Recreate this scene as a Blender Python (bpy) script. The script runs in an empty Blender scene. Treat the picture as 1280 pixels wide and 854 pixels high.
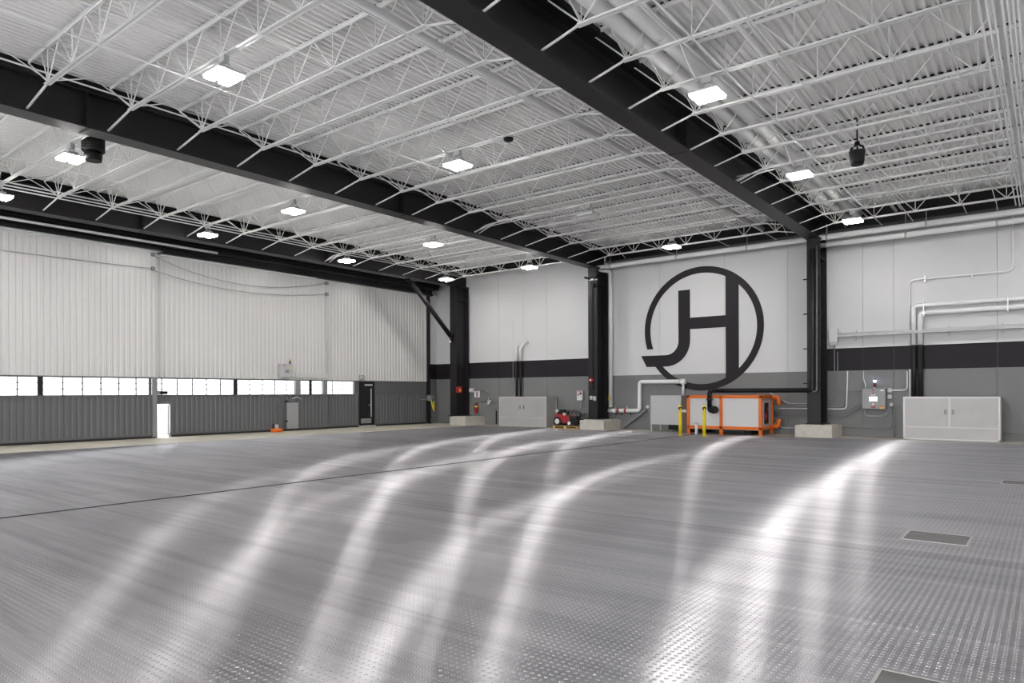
import bpy, math, random
from mathutils import Vector, Matrix
random.seed(4)
PI = math.pi
COL = bpy.context.scene.collection

# ------------------------------------------------------------------ camera
YAW, ROLL = math.radians(38.0), math.radians(-0.2166)
F, CY, H = 861.66, 491.85, 1.67
fw = Vector((-math.sin(YAW), math.cos(YAW), 0))
r0 = Vector((math.cos(YAW), math.sin(YAW), 0)); u0 = Vector((0, 0, 1))
rt = math.cos(ROLL)*r0 + math.sin(ROLL)*u0
up = -math.sin(ROLL)*r0 + math.cos(ROLL)*u0
CAM = Vector((0, 0, H))
cd = bpy.data.cameras.new('camera'); co = bpy.data.objects.new('camera', cd); COL.objects.link(co)
m = Matrix.Identity(4)
for i in range(3):
    m[i][0] = rt[i]; m[i][1] = up[i]; m[i][2] = -fw[i]; m[i][3] = CAM[i]
co.matrix_world = m
cd.sensor_width = 36; cd.lens = F/1280*36; cd.shift_y = (CY-427)/1280
cd.clip_start = .05; cd.clip_end = 500
bpy.context.scene.camera = co

def at(x, y, X=None, Y=None, Z=None):
    """point of the real plane X=.., Y=.. or Z=.. measured on the photograph"""
    d = rt*((x-640)/F) + up*((CY-y)/F) + fw
    if X is not None: t = X/d.x
    elif Y is not None: t = Y/d.y
    else: t = (Z-H)/d.z
    return CAM + d*t

# ------------------------------------------------------------------ materials
MATS = {}
def mat(name, col, rough=.5, metal=0, spec=.5, emit=None, strength=0, coat=0, bump=None, var=None):
    m = bpy.data.materials.new(name); m.use_nodes = True
    nt = m.node_tree; b = nt.nodes['Principled BSDF']
    b.inputs['Base Color'].default_value = (*col, 1)
    b.inputs['Roughness'].default_value = rough
    b.inputs['Metallic'].default_value = metal
    b.inputs['Specular IOR Level'].default_value = spec
    if coat: b.inputs['Coat Weight'].default_value = coat
    if emit:
        b.inputs['Emission Color'].default_value = (*emit, 1)
        b.inputs['Emission Strength'].default_value = strength
    tc = nt.nodes.new('ShaderNodeTexCoord')
    if var:   # (scale vector, amount) soft wear in the colour
        mp = nt.nodes.new('ShaderNodeMapping'); mp.inputs['Scale'].default_value = var[0]
        nt.links.new(tc.outputs['Object'], mp.inputs['Vector'])
        n = nt.nodes.new('ShaderNodeTexNoise'); n.inputs['Scale'].default_value = 1; n.inputs['Detail'].default_value = 4
        nt.links.new(mp.outputs['Vector'], n.inputs['Vector'])
        r = nt.nodes.new('ShaderNodeMapRange'); r.inputs['From Min'].default_value = .3; r.inputs['From Max'].default_value = .7
        r.inputs['To Min'].default_value = 1-var[1]; r.inputs['To Max'].default_value = 1+var[1]
        nt.links.new(n.outputs['Fac'], r.inputs['Value'])
        mx = nt.nodes.new('ShaderNodeVectorMath'); mx.operation = 'SCALE'; mx.inputs[0].default_value = col
        nt.links.new(r.outputs['Result'], mx.inputs['Scale'])
        nt.links.new(mx.outputs['Vector'], b.inputs['Base Color'])
    if bump:
        n = nt.nodes.new('ShaderNodeTexNoise'); n.inputs['Scale'].default_value = bump[0]
        nt.links.new(tc.outputs['Object'], n.inputs['Vector'])
        bp = nt.nodes.new('ShaderNodeBump'); bp.inputs['Strength'].default_value = bump[1]; bp.inputs['Distance'].default_value = .01
        nt.links.new(n.outputs['Fac'], bp.inputs['Height']); nt.links.new(bp.outputs['Normal'], b.inputs['Normal'])
    MATS[name] = m
    return m
WHITE = mat('white_wall_paint', (.615, .615, .622), .55, bump=(3, .05))
GREY = mat('grey_wall_paint', (.185, .187, .188), .5, spec=.35, bump=(3, .05), var=((.5, .5, .4), .05))
BAND = mat('black_wall_paint', (.0180, .0155, .0185), .55, spec=.22)
BLACK = mat('black_steel_paint', (.0150, .0135, .0155), .42, spec=.3, bump=(2, .05))
DARK = mat('dark_steel_paint', (.007, .007, .008), .55, spec=.25)
JOIST = mat('white_steel_paint', (.89, .89, .88), .5)
DECK = mat('white_deck_paint', (.90, .898, .885), .6)
GALV = mat('galvanised_duct_paint', (.78, .78, .78), .4)
PIPE = mat('white_pipe_paint', (.80, .80, .80), .35)
DOORW = mat('white_door_sheet', (.62, .612, .605), .33)
DOORG = mat('grey_door_sheet', (.112, .114, .118), .38)
GFLAT = mat('grey_door_flat', (.19, .192, .194), .45)
CONC = mat('concrete', (.52, .495, .44), .85, bump=(40, .4), var=((6, 6, 6), .08))
APRON = mat('concrete_floor', (.44, .41, .34), .6, bump=(20, .2), var=((.8, .8, .8), .08))
ALU = mat('aluminium_sheet', (.42, .41, .40), .45, .2, var=((1.5, 1.5, 1.5), .05))
STEEL = mat('stainless_steel', (.55, .55, .54), .3, .9)
ORANGE = mat('orange_paint', (.72, .15, .008), .4)
YELLOW = mat('yellow_paint', (.86, .66, .015), .45)
RED = mat('red_paint', (.33, .012, .015), .35)
ALUF = mat('aluminium_frame', (.54, .53, .52), .4, .3)
CREAM = mat('white_panel', (.62, .62, .62), .45)
LGREY = mat('light_grey_box', (.47, .47, .48), .45)
EGREY = mat('grey_enclosure', (.30, .305, .305), .45)
MGREY = mat('grey_conduit_paint', (.23, .232, .235), .45)
BROWN = mat('brown_sheet', (.09, .065, .055), .55)
RUBBER = mat('black_rubber', (.015, .015, .015), .7)
WOOD = mat('pallet_wood', (.55, .36, .14), .8, var=((8, 8, 8), .15))
SIGNW = mat('white_sign', (.82, .78, .78), .5)
SIGNR = mat('red_print', (.45, .03, .03), .5)
SIGNK = mat('black_print', (.013, .013, .014), .55, spec=.25)
SIGNY = mat('yellow_print', (.85, .62, .05), .5)
SCREEN = mat('lit_screen', (.8, .8, .8), .3, emit=(.93, .97, 1), strength=1.2)
BLUEL = mat('blue_white_beacon', (.7, .75, 1), .3, emit=(.72, .76, 1), strength=9)
REDGL = mat('dark_red_lens', (.16, .01, .015), .2)
LENS_OFF = mat('unlit_lamp_lens', (.8, .8, .8), .35)
LAMP = mat('lit_lamp_lens', (1, 1, 1), .4, emit=(1, .978, .952), strength=66)
GROUND = mat('pale_concrete_outside', (.62, .62, .62), .9)
DUST = mat('hatch_steel', (.13, .128, .128), .55, .6, var=((5, 5, 5), .2))

GLAZ = mat('daylit_translucent_pane', (.6, .6, .6), .25, emit=(.95, .975, 1), strength=1.9)

def floor_mat():
    m = bpy.data.materials.new('perforated_aluminium_planks'); m.use_nodes = True
    nt = m.node_tree; N = nt.nodes; L = nt.links; b = N['Principled BSDF']
    def math_(op, a, c=None, d=None):
        n = N.new('ShaderNodeMath'); n.operation = op
        for i, v in enumerate((a, c, d)):
            if v is None: continue
            if isinstance(v, (int, float)): n.inputs[i].default_value = v
            else: L.new(v, n.inputs[i])
        return n.outputs[0]
    def smooth(v, a, c, lo, hi):
        n = N.new('ShaderNodeMapRange'); n.interpolation_type = 'SMOOTHSTEP'
        L.new(v, n.inputs['Value'])
        for k, q in zip(('From Min', 'From Max', 'To Min', 'To Max'), (a, c, lo, hi)): n.inputs[k].default_value = q
        return n.outputs['Result']
    tc = N.new('ShaderNodeTexCoord'); sp = N.new('ShaderNodeSeparateXYZ'); L.new(tc.outputs['Object'], sp.inputs[0])
    x, y = sp.outputs[0], sp.outputs[1]
    PIT = .0514
    u = math_('SUBTRACT', math_('FRACT', math_('DIVIDE', x, PIT)), .5)
    v = math_('SUBTRACT', math_('FRACT', math_('DIVIDE', y, PIT)), .5)
    r = math_('MULTIPLY', math_('SQRT', math_('ADD', math_('MULTIPLY', u, u), math_('MULTIPLY', v, v))), PIT)
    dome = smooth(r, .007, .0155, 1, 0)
    hole = smooth(r, .0045, .0075, 1, 0)
    # plain strip at every plank edge: no perforations there
    pv = math_('FRACT', math_('DIVIDE', y, PIT*6)); edge = math_('ABSOLUTE', math_('SUBTRACT', pv, .5))
    seam = smooth(edge, .490, .498, 0, 1)
    # plank to plank differences
    idx = math_('FLOOR', math_('DIVIDE', y, PIT*6))
    wn = N.new('ShaderNodeTexWhiteNoise'); wn.noise_dimensions = '1D'; L.new(idx, wn.inputs['W'])
    seg = math_('FLOOR', math_('ADD', math_('DIVIDE', x, 7.3), math_('MULTIPLY', wn.outputs['Value'], 7)))
    cv = N.new('ShaderNodeCombineXYZ'); L.new(idx, cv.inputs[0]); L.new(seg, cv.inputs[1])
    w2 = N.new('ShaderNodeTexWhiteNoise'); w2.noise_dimensions = '2D'; L.new(cv.outputs[0], w2.inputs['Vector'])
    # long worn streaks along the planks
    def noise(sx, sy, det=3):
        mp = N.new('ShaderNodeMapping'); mp.inputs['Scale'].default_value = (sx, sy, 1); L.new(tc.outputs['Object'], mp.inputs[0])
        n = N.new('ShaderNodeTexNoise'); n.inputs['Scale'].default_value = 1; n.inputs['Detail'].default_value = det
        L.new(mp.outputs[0], n.inputs['Vector']); return n.outputs['Fac']
    st = noise(.25, 9); st2 = noise(.5, 2.2, 4); gr = noise(2, 90, 2)
    val = math_('ADD', math_('MULTIPLY', w2.outputs['Value'], .09), math_('ADD', math_('MULTIPLY', st, .26), math_('ADD', math_('MULTIPLY', st2, .24), math_('MULTIPLY', gr, .10))))
    val = math_('ADD', val, .19)
    val = math_('SUBTRACT', val, math_('MULTIPLY', hole, .46))
    val = math_('ADD', val, math_('MULTIPLY', math_('SUBTRACT', dome, hole), .32))  # raised rims painted brighter, standing in for lamp glints on the crowns
    cc = N.new('ShaderNodeCombineColor')
    L.new(val, cc.inputs[0]); L.new(math_('MULTIPLY', val, .982), cc.inputs[1]); L.new(math_('MULTIPLY', val, 1.02), cc.inputs[2])
    dm = N.new('ShaderNodeVectorMath'); dm.operation = 'SCALE'; dm.inputs['Scale'].default_value = .38; L.new(cc.outputs[0], dm.inputs[0]); L.new(dm.outputs[0], b.inputs['Base Color'])
    b.inputs['Metallic'].default_value = .2; b.inputs['Roughness'].default_value = .5
    g = N.new('ShaderNodeBsdfAnisotropic'); g.distribution = 'GGX'
    L.new(math_('ADD', math_('MULTIPLY', st2, .06), FR), g.inputs['Roughness']); g.inputs['Anisotropy'].default_value = FA
    tg = N.new('ShaderNodeCombineXYZ'); tg.inputs[0].default_value = 1
    L.new(tg.outputs[0], g.inputs['Tangent'])
    sc = N.new('ShaderNodeVectorMath'); sc.operation = 'SCALE'; L.new(cc.outputs[0], sc.inputs[0]); sc.inputs['Scale'].default_value = FG
    L.new(sc.outputs[0], g.inputs['Color'])
    mxs = N.new('ShaderNodeMixShader'); mxs.inputs[0].default_value = .82
    L.new(b.outputs[0], mxs.inputs[1]); L.new(g.outputs[0], mxs.inputs[2]); L.new(mxs.outputs[0], N['Material Output'].inputs[0])
    h = math_('SUBTRACT', math_('MULTIPLY', dome, .0034), math_('MULTIPLY', hole, .004))
    h = math_('SUBTRACT', h, math_('MULTIPLY', seam, .001))
    bp = N.new('ShaderNodeBump'); bp.inputs['Strength'].default_value = 1; bp.inputs['Distance'].default_value = 1
    L.new(h, bp.inputs['Height']); L.new(bp.outputs['Normal'], b.inputs['Normal']); L.new(bp.outputs['Normal'], g.inputs['Normal'])
    return m
FR, FA, FG = .268, .80, .78
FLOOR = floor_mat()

# ------------------------------------------------------------------ mesh helpers
class MB:
    def __init__(s): s.v = []; s.f = []; s.sm = []
    def box(s, a, b):
        x0, x1 = sorted((a[0], b[0])); y0, y1 = sorted((a[1], b[1])); z0, z1 = sorted((a[2], b[2]))
        n = len(s.v)
        s.v += [(x0,y0,z0),(x1,y0,z0),(x1,y1,z0),(x0,y1,z0),(x0,y0,z1),(x1,y0,z1),(x1,y1,z1),(x0,y1,z1)]
        for q in ((0,3,2,1),(4,5,6,7),(0,1,5,4),(1,2,6,5),(2,3,7,6),(3,0,4,7)): s.f.append(tuple(n+i for i in q)); s.sm.append(False)
        return s
    def bar(s, p, q, w, h=None, ref=(0, 0, 1)):
        h = w if h is None else h
        p, q = Vector(p), Vector(q); d = (q-p).normalized(); rf = Vector(ref)
        if abs(d.dot(rf)) > .95: rf = Vector((1, 0, 0))
        a = d.cross(rf).normalized(); c = a.cross(d).normalized(); n = len(s.v)
        for o in (p, q):
            for i, j in ((-1,-1),(1,-1),(1,1),(-1,1)): s.v.append(tuple(o+a*(i*w/2)+c*(j*h/2)))
        for g in ((0,3,2,1),(4,5,6,7),(0,1,5,4),(1,2,6,5),(2,3,7,6),(3,0,4,7)): s.f.append(tuple(n+i for i in g)); s.sm.append(False)
        return s
    def tube(s, pts, r, n=10, caps=True):
        pts = [Vector(p) for p in pts]; rings = []
        t0 = (pts[1]-pts[0]).normalized(); a = t0.orthogonal().normalized()
        rs = r if isinstance(r, (list, tuple)) else [r]*len(pts)
        for i, p in enumerate(pts):
            if i == 0: t = t0
            elif i == len(pts)-1: t = (pts[-1]-pts[-2]).normalized()
            else: t = ((pts[i+1]-p).normalized()+(p-pts[i-1]).normalized()).normalized()
            a = (a - t*a.dot(t)).normalized(); c = t.cross(a); base = len(s.v)
            for k in range(n):
                th = 2*PI*k/n; s.v.append(tuple(p + (a*math.cos(th)+c*math.sin(th))*rs[i]))
            rings.append(base)
        for i in range(len(rings)-1):
            for k in range(n):
                k2 = (k+1) % n
                s.f.append((rings[i]+k, rings[i]+k2, rings[i+1]+k2, rings[i+1]+k)); s.sm.append(True)
        if caps:
            s.f.append(tuple(rings[0]+k for k in reversed(range(n)))); s.sm.append(False)
            s.f.append(tuple(rings[-1]+k for k in range(n))); s.sm.append(False)
        return s
    def pipe(s, pts, r, bend=None, n=10):
        """tube with rounded corners"""
        pts = [Vector(p) for p in pts]; bend = bend or r*2.2; out = [pts[0]]
        for i in range(1, len(pts)-1):
            p = pts[i]; a = (pts[i-1]-p); c = (pts[i+1]-p); k = min(bend, a.length*.45, c.length*.45)
            a = p+a.normalized()*k; c = p+c.normalized()*k
            for t in (0, .25, .5, .75, 1): out.append((1-t)**2*a+2*t*(1-t)*p+t*t*c)
        out.append(pts[-1])
        return s.tube(out, r, n)
    def poly(s, pts2, axis, d0, d1):
        """extrude an outline; axis 'y': pts (x,z) between Y=d0..d1, 'x': pts (y,z), 'z': pts (x,y)"""
        def P(p, d): return {'y': (p[0], d, p[1]), 'x': (d, p[0], p[1]), 'z': (p[0], p[1], d)}[axis]
        n = len(s.v); k = len(pts2)
        s.v += [P(p, d0) for p in pts2] + [P(p, d1) for p in pts2]
        s.f.append(tuple(n+i for i in range(k))); s.f.append(tuple(n+k+i for i in reversed(range(k)))); s.sm += [False, False]
        for i in range(k): s.f.append((n+i, n+(i+1) % k, n+k+(i+1) % k, n+k+i)); s.sm.append(False)
        return s
    def quad(s, *p):
        n = len(s.v); s.v += [tuple(q) for q in p]; s.f.append(tuple(range(n, n+len(p)))); s.sm.append(False); return s
    def build(s, name, m, parent=None, bevel=0):
        off = Vector((0, 0, 0))
        if parent is not None:
            q = parent
            while q is not None: off += q.location; q = q.parent
        me = bpy.data.meshes.new(name); me.from_pydata([tuple(Vector(v)-off) for v in s.v], [], s.f)
        ms = m if isinstance(m, (list, tuple)) else [m]
        for k in ms: me.materials.append(k)
        me.polygons.foreach_set('use_smooth', s.sm); me.update()
        import bmesh
        bm = bmesh.new(); bm.from_mesh(me); bmesh.ops.recalc_face_normals(bm, faces=bm.faces); bm.to_mesh(me); bm.free()
        o = bpy.data.objects.new(name, me); COL.objects.link(o)
        if parent is not None: o.parent = parent
        if bevel:
            b = o.modifiers.new('bevel', 'BEVEL'); b.width = bevel; b.segments = 2; b.limit_method = 'ANGLE'
        return o

def thing(name, label, cat, loc=(0, 0, 0), group=None):
    o = bpy.data.objects.new(name, None); COL.objects.link(o); o.location = loc
    o.empty_display_size = .1
    o['label'] = label; o['category'] = cat
    if group: o['group'] = group
    return o
def tag(o, label, cat, group=None):
    o['label'] = label; o['category'] = cat
    if group: o['group'] = group
    return o
def struct(o): o['kind'] = 'structure'; return o
def dup(root, loc, label):
    r = root.copy(); COL.objects.link(r); r.location = loc; r['label'] = label
    for ch in list(root.children):
        c = ch.copy(); COL.objects.link(c); c.parent = r
        for g in list(ch.children):
            d = g.copy(); COL.objects.link(d); d.parent = c
    return r
def B(a, b): return MB().box(a, b)
ORD = ['', 'first', 'second', 'third', 'fourth', 'fifth', 'sixth', 'seventh', 'eighth', 'ninth', 'tenth', 'eleventh',
       'twelfth', 'thirteenth', 'fourteenth', 'fifteenth', 'sixteenth']

# ------------------------------------------------------------------ key dimensions
YB = 28.3                     # back wall
XA, XB, XC, XD = -16.55, -7.0, -25.25, 2.55     # beam lines (A centre, B right, C over the doors, D outside right)
ZBOT, ZFL, ZCH, ZDK = 7.42, 8.25, 7.70, 8.45
ZG, ZBAND = 2.48, 3.34
DY = 1.538; YJ = [5.0+DY*k for k in range(-2, 15)]
XR, YF = 12.0, -12.0           # right and front walls (behind the camera)

# ------------------------------------------------------------------ setting
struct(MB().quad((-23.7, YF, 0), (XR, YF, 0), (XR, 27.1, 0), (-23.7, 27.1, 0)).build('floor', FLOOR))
struct(MB().poly([(-29, -12), (-23.7, -12), (-23.7, 27.1), (XR, 27.1), (XR, YB+.05), (-29, YB+.05)], 'z', -.15, .004).build('trim_1', APRON))   # concrete apron
struct(B((-23.76, YF, 0), (-23.66, 27.1, .006)).build('trim_2', STEEL))
struct(B((-11.27, -2, 0.001), (-11.2, 27.1, .006)).build('trim_3', DARK))                 # long joint
def corr(xs0, xs1, y0, y1, z, pit=.1524, dep=.055):
    mb = MB(); x = xs0
    while x < xs1:
        a, b_, c, d = x, x+.052, x+.066, x+pit-.014; e = x+pit
        for p, q, zp, zq in ((a, b_, z, z), (b_, c, z, z+dep), (c, d, z+dep, z+dep), (d, e, z+dep, z)):
            mb.quad((p, y0, zp), (q, y0, zq), (q, y1, zq), (p, y1, zp))
        x += pit
    return mb
ceil = struct(corr(-28.6, XR, YF, YB, ZDK+.012).build('ceiling', DECK))
struct(B((-28.7, YF, ZDK+.1), (XR+.2, YB+.2, ZDK+.2)).build('trim_4', DECK))       # roof above the deck

# back wall: panels with open joints
def wall_panels():
    joints = [at(x, 500, Y=YB).x for x in (624, 654.5, 684, 825, 906, 985, 1079, 1117.5, 1247)]
    edges = [-30.0, at(546, 500, Y=YB).x] + sorted(joints) + [2.6, 5.5, 8.5, XR+.1]
    mb_w, mb_g, mb_b, mb_d = MB(), MB(), MB(), MB()
    g = .006
    for a, b_ in zip(edges[:-1], edges[1:]):
        a += g; b_ -= g; y0, y1 = YB, YB+.12
        cuts = [a]+[c for c in (-16.5, -7.0) if a < c < b_]+[b_]
        mb_g.box((a, y0, 0), (b_, y1, ZG))
        for p, q in zip(cuts[:-1], cuts[1:]):
            mid = (p+q)/2
            if -16.5 < mid < -7.0: mb_w.box((p, y0, ZG), (q, y1, ZDK+.1))
            else:
                mb_b.box((p, y0, ZG), (q, y1, ZBAND)); mb_w.box((p, y0, ZBAND), (q, y1, ZDK+.1))
    w = struct(mb_g.build('wall_back', GREY))
    mb_b.build('black_stripe', BAND, w); mb_w.build('upper_wall', WHITE, w)
    B((-30.0, YB+.02, 0), (XR, YB+.2, ZDK+.1)).build('joint_backing', GREY, w)
wall_panels()
XL = at(545.5, 500, Y=YB).x
lw = struct(B((XL-.2, 27.38, 0), (XL, YB, ZG)).build('wall_left', GREY))
B((XL-.2, 27.38, ZG), (XL, YB, ZBAND)).build('black_stripe', BAND, lw); B((XL-.2, 27.38, ZBAND), (XL, YB, 7.25)).build('upper_wall', WHITE, lw)
B((-29.9, 27.38, 0), (XL-.2, 27.5, 7.25)).build('end_wall', GREY, lw)
struct(B((XR, YF, 0), (XR+.2, YB+.2, ZDK+.2)).build('wall_right', WHITE))
fm = MB(); fm.box((-28.7, YF-.2, 0), (-14, YF, ZDK+.2)); fm.box((-1, YF-.2, 0), (XR+.2, YF, ZDK+.2)); fm.box((-14, YF-.2, 6.2), (-1, YF, ZDK+.2))  # unseen door opening left in this wall, added to let sky light in
struct(fm.build('wall_front', WHITE))
struct(B((-120, -90, -.4), (60, 80, -.16)).build('trim_5', GROUND))

# left wall above and behind the doors
struct(B((-28.9, YF, 7.0), (-28.02, YB+.2, ZDK+.2)).build('trim_6', DARK))

# ------------------------------------------------------------------ sliding doors
def ribbed(y0, y1, z0, z1, X, pit=.2, dep=.016, holes=()):
    """vertical ribbed sheet facing +X with rectangular holes (ya,yb,za,zb)"""
    mb = MB(); zs = sorted({z0, z1} | {h[2] for h in holes} | {h[3] for h in holes})
    ys = []; y = y0
    while y < y1-1e-4:
        ys += [(y, X), (min(y+.10, y1), X), (min(y+.12, y1), X-dep), (min(y+.18, y1), X-dep)]; y += pit
    ys.append((y1, X))
    for h in holes:
        for e in (h[0], h[1]): ys.append((e, None))
    ys.sort(key=lambda t: t[0]); lst = [ys[0]]
    for k in range(1, len(ys)):
        if ys[k][0]-lst[-1][0] < 1e-4: continue
        lst.append((ys[k][0], ys[k][1] if ys[k][1] is not None else lst[-1][1]))
    for (ya, xa), (yb, xb) in zip(lst[:-1], lst[1:]):
        for za, zb in zip(zs[:-1], zs[1:]):
            if zb > z1 or za < z0: continue
            my, mz = (ya+yb)/2, (za+zb)/2
            if any(h[0] < my < h[1] and h[2] < mz < h[3] for h in holes): continue
            mb.quad((xa, ya, za), (xb, yb, za), (xb, yb, zb), (xa, ya, zb))
    return mb
def ypx(x, X): return at(x, 500, X=X).y
WZ0, WZ1 = 1.66, 2.31
def door_leaf(n, X, y0, y1, top, wins, openings=(), posts=()):
    low = ribbed(y0, y1, .10, WZ0-.05, X, holes=[h for h in openings])
    d = struct(low.build('door_%d' % n, DOORG))
    # window zone: flat grey between windows
    zones = MB(); e = y0
    for (a, b_) in wins:
        if a-e > .01: zones.box((X-.06, e, WZ0-.05), (X, a, WZ1+.01))
        e = b_
    if y1-e > .01: zones.box((X-.06, e, WZ0-.05), (X, y1, WZ1+.01))
    zones.box((X-.03, y0, WZ0-.06), (X+.03, wins[-1][1]+.02, WZ0))
    zones.build('window_rail', DOORG, d)
    ribbed(y0, y1, WZ1+.01, top, X).build('upper_sheet', DOORW, d)
    fr = MB(); fr.box((X-.02, y0, WZ1-.005), (X+.035, y1, WZ1+.03)); fr.build('window_head', DOORG, d)
    fr = MB(); fr.box((X-.04, y0, top-.12), (X+.012, y1, top)); fr.box((X-.04, y1-.06, WZ1), (X+.02, y1, top)); fr.build('edge_trim', DOORW, d)
    bk = MB()
    segs = []; e = y0
    for h in sorted(openings): segs.append((e, h[0])); e = h[1]
    segs.append((e, y1))
    for a, b_ in segs: bk.box((X-.12, a, .06), (X-.05, b_, WZ0-.05)); bk.box((X-.02, a, .085), (X+.03, b_, .16))
    for h in openings: bk.box((X-.12, h[0], h[3]), (X-.05, h[1], WZ0-.05))
    bk.box((X-.12, y0, WZ1), (X-.05, y1, top))
    bk.build('core', DOORG, d)
    sk = MB()
    for a, b_ in segs: sk.box((X-.11, a, .005), (X-.01, b_, .085))
    sk.build('floor_seal', RUBBER, d)
    return d
X1, X2, X3 = -27.1, -27.3, -27.45
WN = [0]
def window(X, ya, yb, vert, d=None):
    WN[0] += 1
    g = struct(B((X-.05, ya, WZ0), (X-.035, yb, WZ1)).build('window_%d' % WN[0], GLAZ))
    fr = MB(); t = .026
    fr.box((X-.06, ya, WZ0), (X-.01, ya+.02, WZ1)); fr.box((X-.06, yb-.02, WZ0), (X-.01, yb, WZ1))
    fr.box((X-.06, ya, WZ0), (X-.01, yb, WZ0+.015)); fr.box((X-.06, ya, WZ1-.03), (X-.01, yb, WZ1))
    for y in vert: fr.box((X-.035, y-t, WZ0), (X-.02, y+t, WZ1))
    for k in (1, 2):
        z = WZ0+(WZ1-WZ0)*k/3; fr.box((X-.035, ya, z-t*.55), (X-.02, yb, z+t*.55))
    fr.build('window_frame', MGREY, g)
p1e = ypx(195.5, X1)
w1 = [(-10, ypx(47.5, X1)), (ypx(53.5, X1), ypx(186.5, X1)), (ypx(189, X1), ypx(191, X1))]
d1 = door_leaf(1, X1, -11, p1e, 7.18, w1)
window(X1, -10, w1[0][1], [ypx(22, X1), 6.5, 5, 3.5, 2, 0]); window(X1, w1[1][0], w1[1][1], [ypx(x, X1) for x in (79, 103.5, 126.5, 149, 170.5)])
window(X1, w1[2][0], w1[2][1], [])
B((X1-.12, w1[0][1], WZ0-.02), (X1+.01, w1[1][0], WZ1)).build('mullion_post', BLACK, d1)
B((X1-.1, p1e-.16, .05), (X1+.06, p1e, WZ1+.02)).build('edge_post', MGREY, d1)
# middle leaf with the open personnel doorway and the closed small door
p2e = ypx(409.5, X2)
oy0, oy1, oz = ypx(196.5, X2), ypx(212, X2), at(204, 505.5, X=X2).z
op = [(oy0, oy1, .0, oz)]
w2 = [(ypx(196.5, X2), ypx(292.5, X2)), (ypx(296.7, X2), ypx(368.5, X2)), (ypx(375, X2), ypx(387, X2)), (ypx(389.8, X2), ypx(403, X2))]
d2 = door_leaf(2, X2, p1e-.1, p2e, 7.12, w2, op)
window(X2, *w2[0], [ypx(x, X2) for x in (202.5, 222, 241, 258.5, 276)])
window(X2, *w2[1], [ypx(x, X2) for x in (312.5, 328.5, 344, 358.5)])
window(X2, *w2[2], []); window(X2, *w2[3], [])
B((X2-.12, w2[0][1], WZ0-.02), (X2+.01, w2[1][0], WZ1)).build('mullion_post', BLACK, d2)
B((X2-.12, w2[2][1], WZ0-.02), (X2+.01, w2[3][0], WZ1)).build('mullion_post', BLACK, d2)
for a, b_ in ((368.5, 375), (403, 408.5)):
    B((X2-.06, ypx(a, X2), WZ0-.02), (X2+.07, ypx(b_, X2), WZ1+.02)).build('edge_post', MGREY, d2)
fr = MB(); fr.box((X2-.1, oy0-.05, .02), (X2+.03, oy0, oz+.05)); fr.box((X2-.1, oy1, .02), (X2+.03, oy1+.05, oz+.05)); fr.box((X2-.1, oy0-.05, oz), (X2+.03, oy1+.05, oz+.06))
fr.build('doorway_frame', MGREY, d2)
# the opened door leaf seen edge-on outside
ol = struct(MB().box((X2-.95, oy1+.0, .06), (X2-.14, oy1+.045, oz-.02)).build('door_5', DOORG))
MB().tube([(X2-.85, oy1-.01, 1.0), (X2-.85, oy1-.07, 1.0), (X2-.72, oy1-.07, 1.0)], .012).build('door_handle', STEEL, ol)
# closed small grey door in the middle leaf
sy0, sy1 = ypx(357.8, X2), ypx(372, X2)
sd = struct(B((X2, sy0, .10), (X2+.06, sy1, at(365, 503.5, X=X2).z)).build('door_6', mat('small_door_grey', (.32, .325, .33), .4)))
B((X2, ypx(346.5, X2), .12), (X2+.05, ypx(352.5, X2), at(350, 504, X=X2).z)).build('side_panel', DOORG, sd)
hg = MB()
for z in (.45, 1.35): hg.box((X2+.04, sy0-.12, z-.03), (X2+.075, sy0+.04, z+.03))
hg.build('hinge', DARK, sd)
MB().pipe([(X2+.08, sy0+.25, 1.47), (X2+.2, sy0+.45, 1.55), (X2+.08, sy0+.75, 1.45)], .02).build('door_closer', LGREY, sd)
# right leaf
w3 = [(ypx(409, X3), ypx(441.5, X3)), ]
p3e = ypx(533, X3)
dy0, dy1 = ypx(448.8, X3), ypx(467.6, X3)
d3 = door_leaf(3, X3, p2e-.35, p3e, 7.17, w3, [(dy0, dy1, 0, 2.28)])
window(X3, *w3[0], [ypx(416, X3), ypx(428.5, X3)])
B((X3-.05, w3[0][1], WZ0), (X3+.02, w3[0][1]+.06, WZ1)).build('edge_post', LGREY, d3)
# black personnel door
zt = 2.27
bd = struct(B((X3-.03, dy0+.08, .072), (X3+.01, dy1-.10, zt-.06)).build('door_4', SIGNK))
fr = MB(); fr.box((X3-.1, dy0, .02), (X3+.04, dy0+.08, zt)); fr.box((X3-.1, dy1-.10, .02), (X3+.04, dy1, zt)); fr.box((X3-.1, dy0, zt-.06), (X3+.04, dy1, zt))
fr.build('door_frame', SIGNK, bd)
B((X3+.01, dy0+.1, .18), (X3+.018, dy1-.2, .42)).build('kick_plate', STEEL, bd)
B((X3+.01, dy0+.35, zt-.19), (X3+.09, dy0+.80, zt-.10)).build('door_closer', LGREY, bd)
B((X3+.01, dy1-.24, .5), (X3+.014, dy1-.17, 1.95)).build('glass_strip', LGREY, bd)
MB().pipe([(X3+.01, dy1-.28, 1.1), (X3+.07, dy1-.28, 1.1), (X3+.07, dy1-.45, 1.1)], .014).build('door_handle', STEEL, bd)
B((X3-.12, dy0-.02, -.01), (X3+.12, dy1+.02, .07)).build('threshold', CONC, bd)
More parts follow.
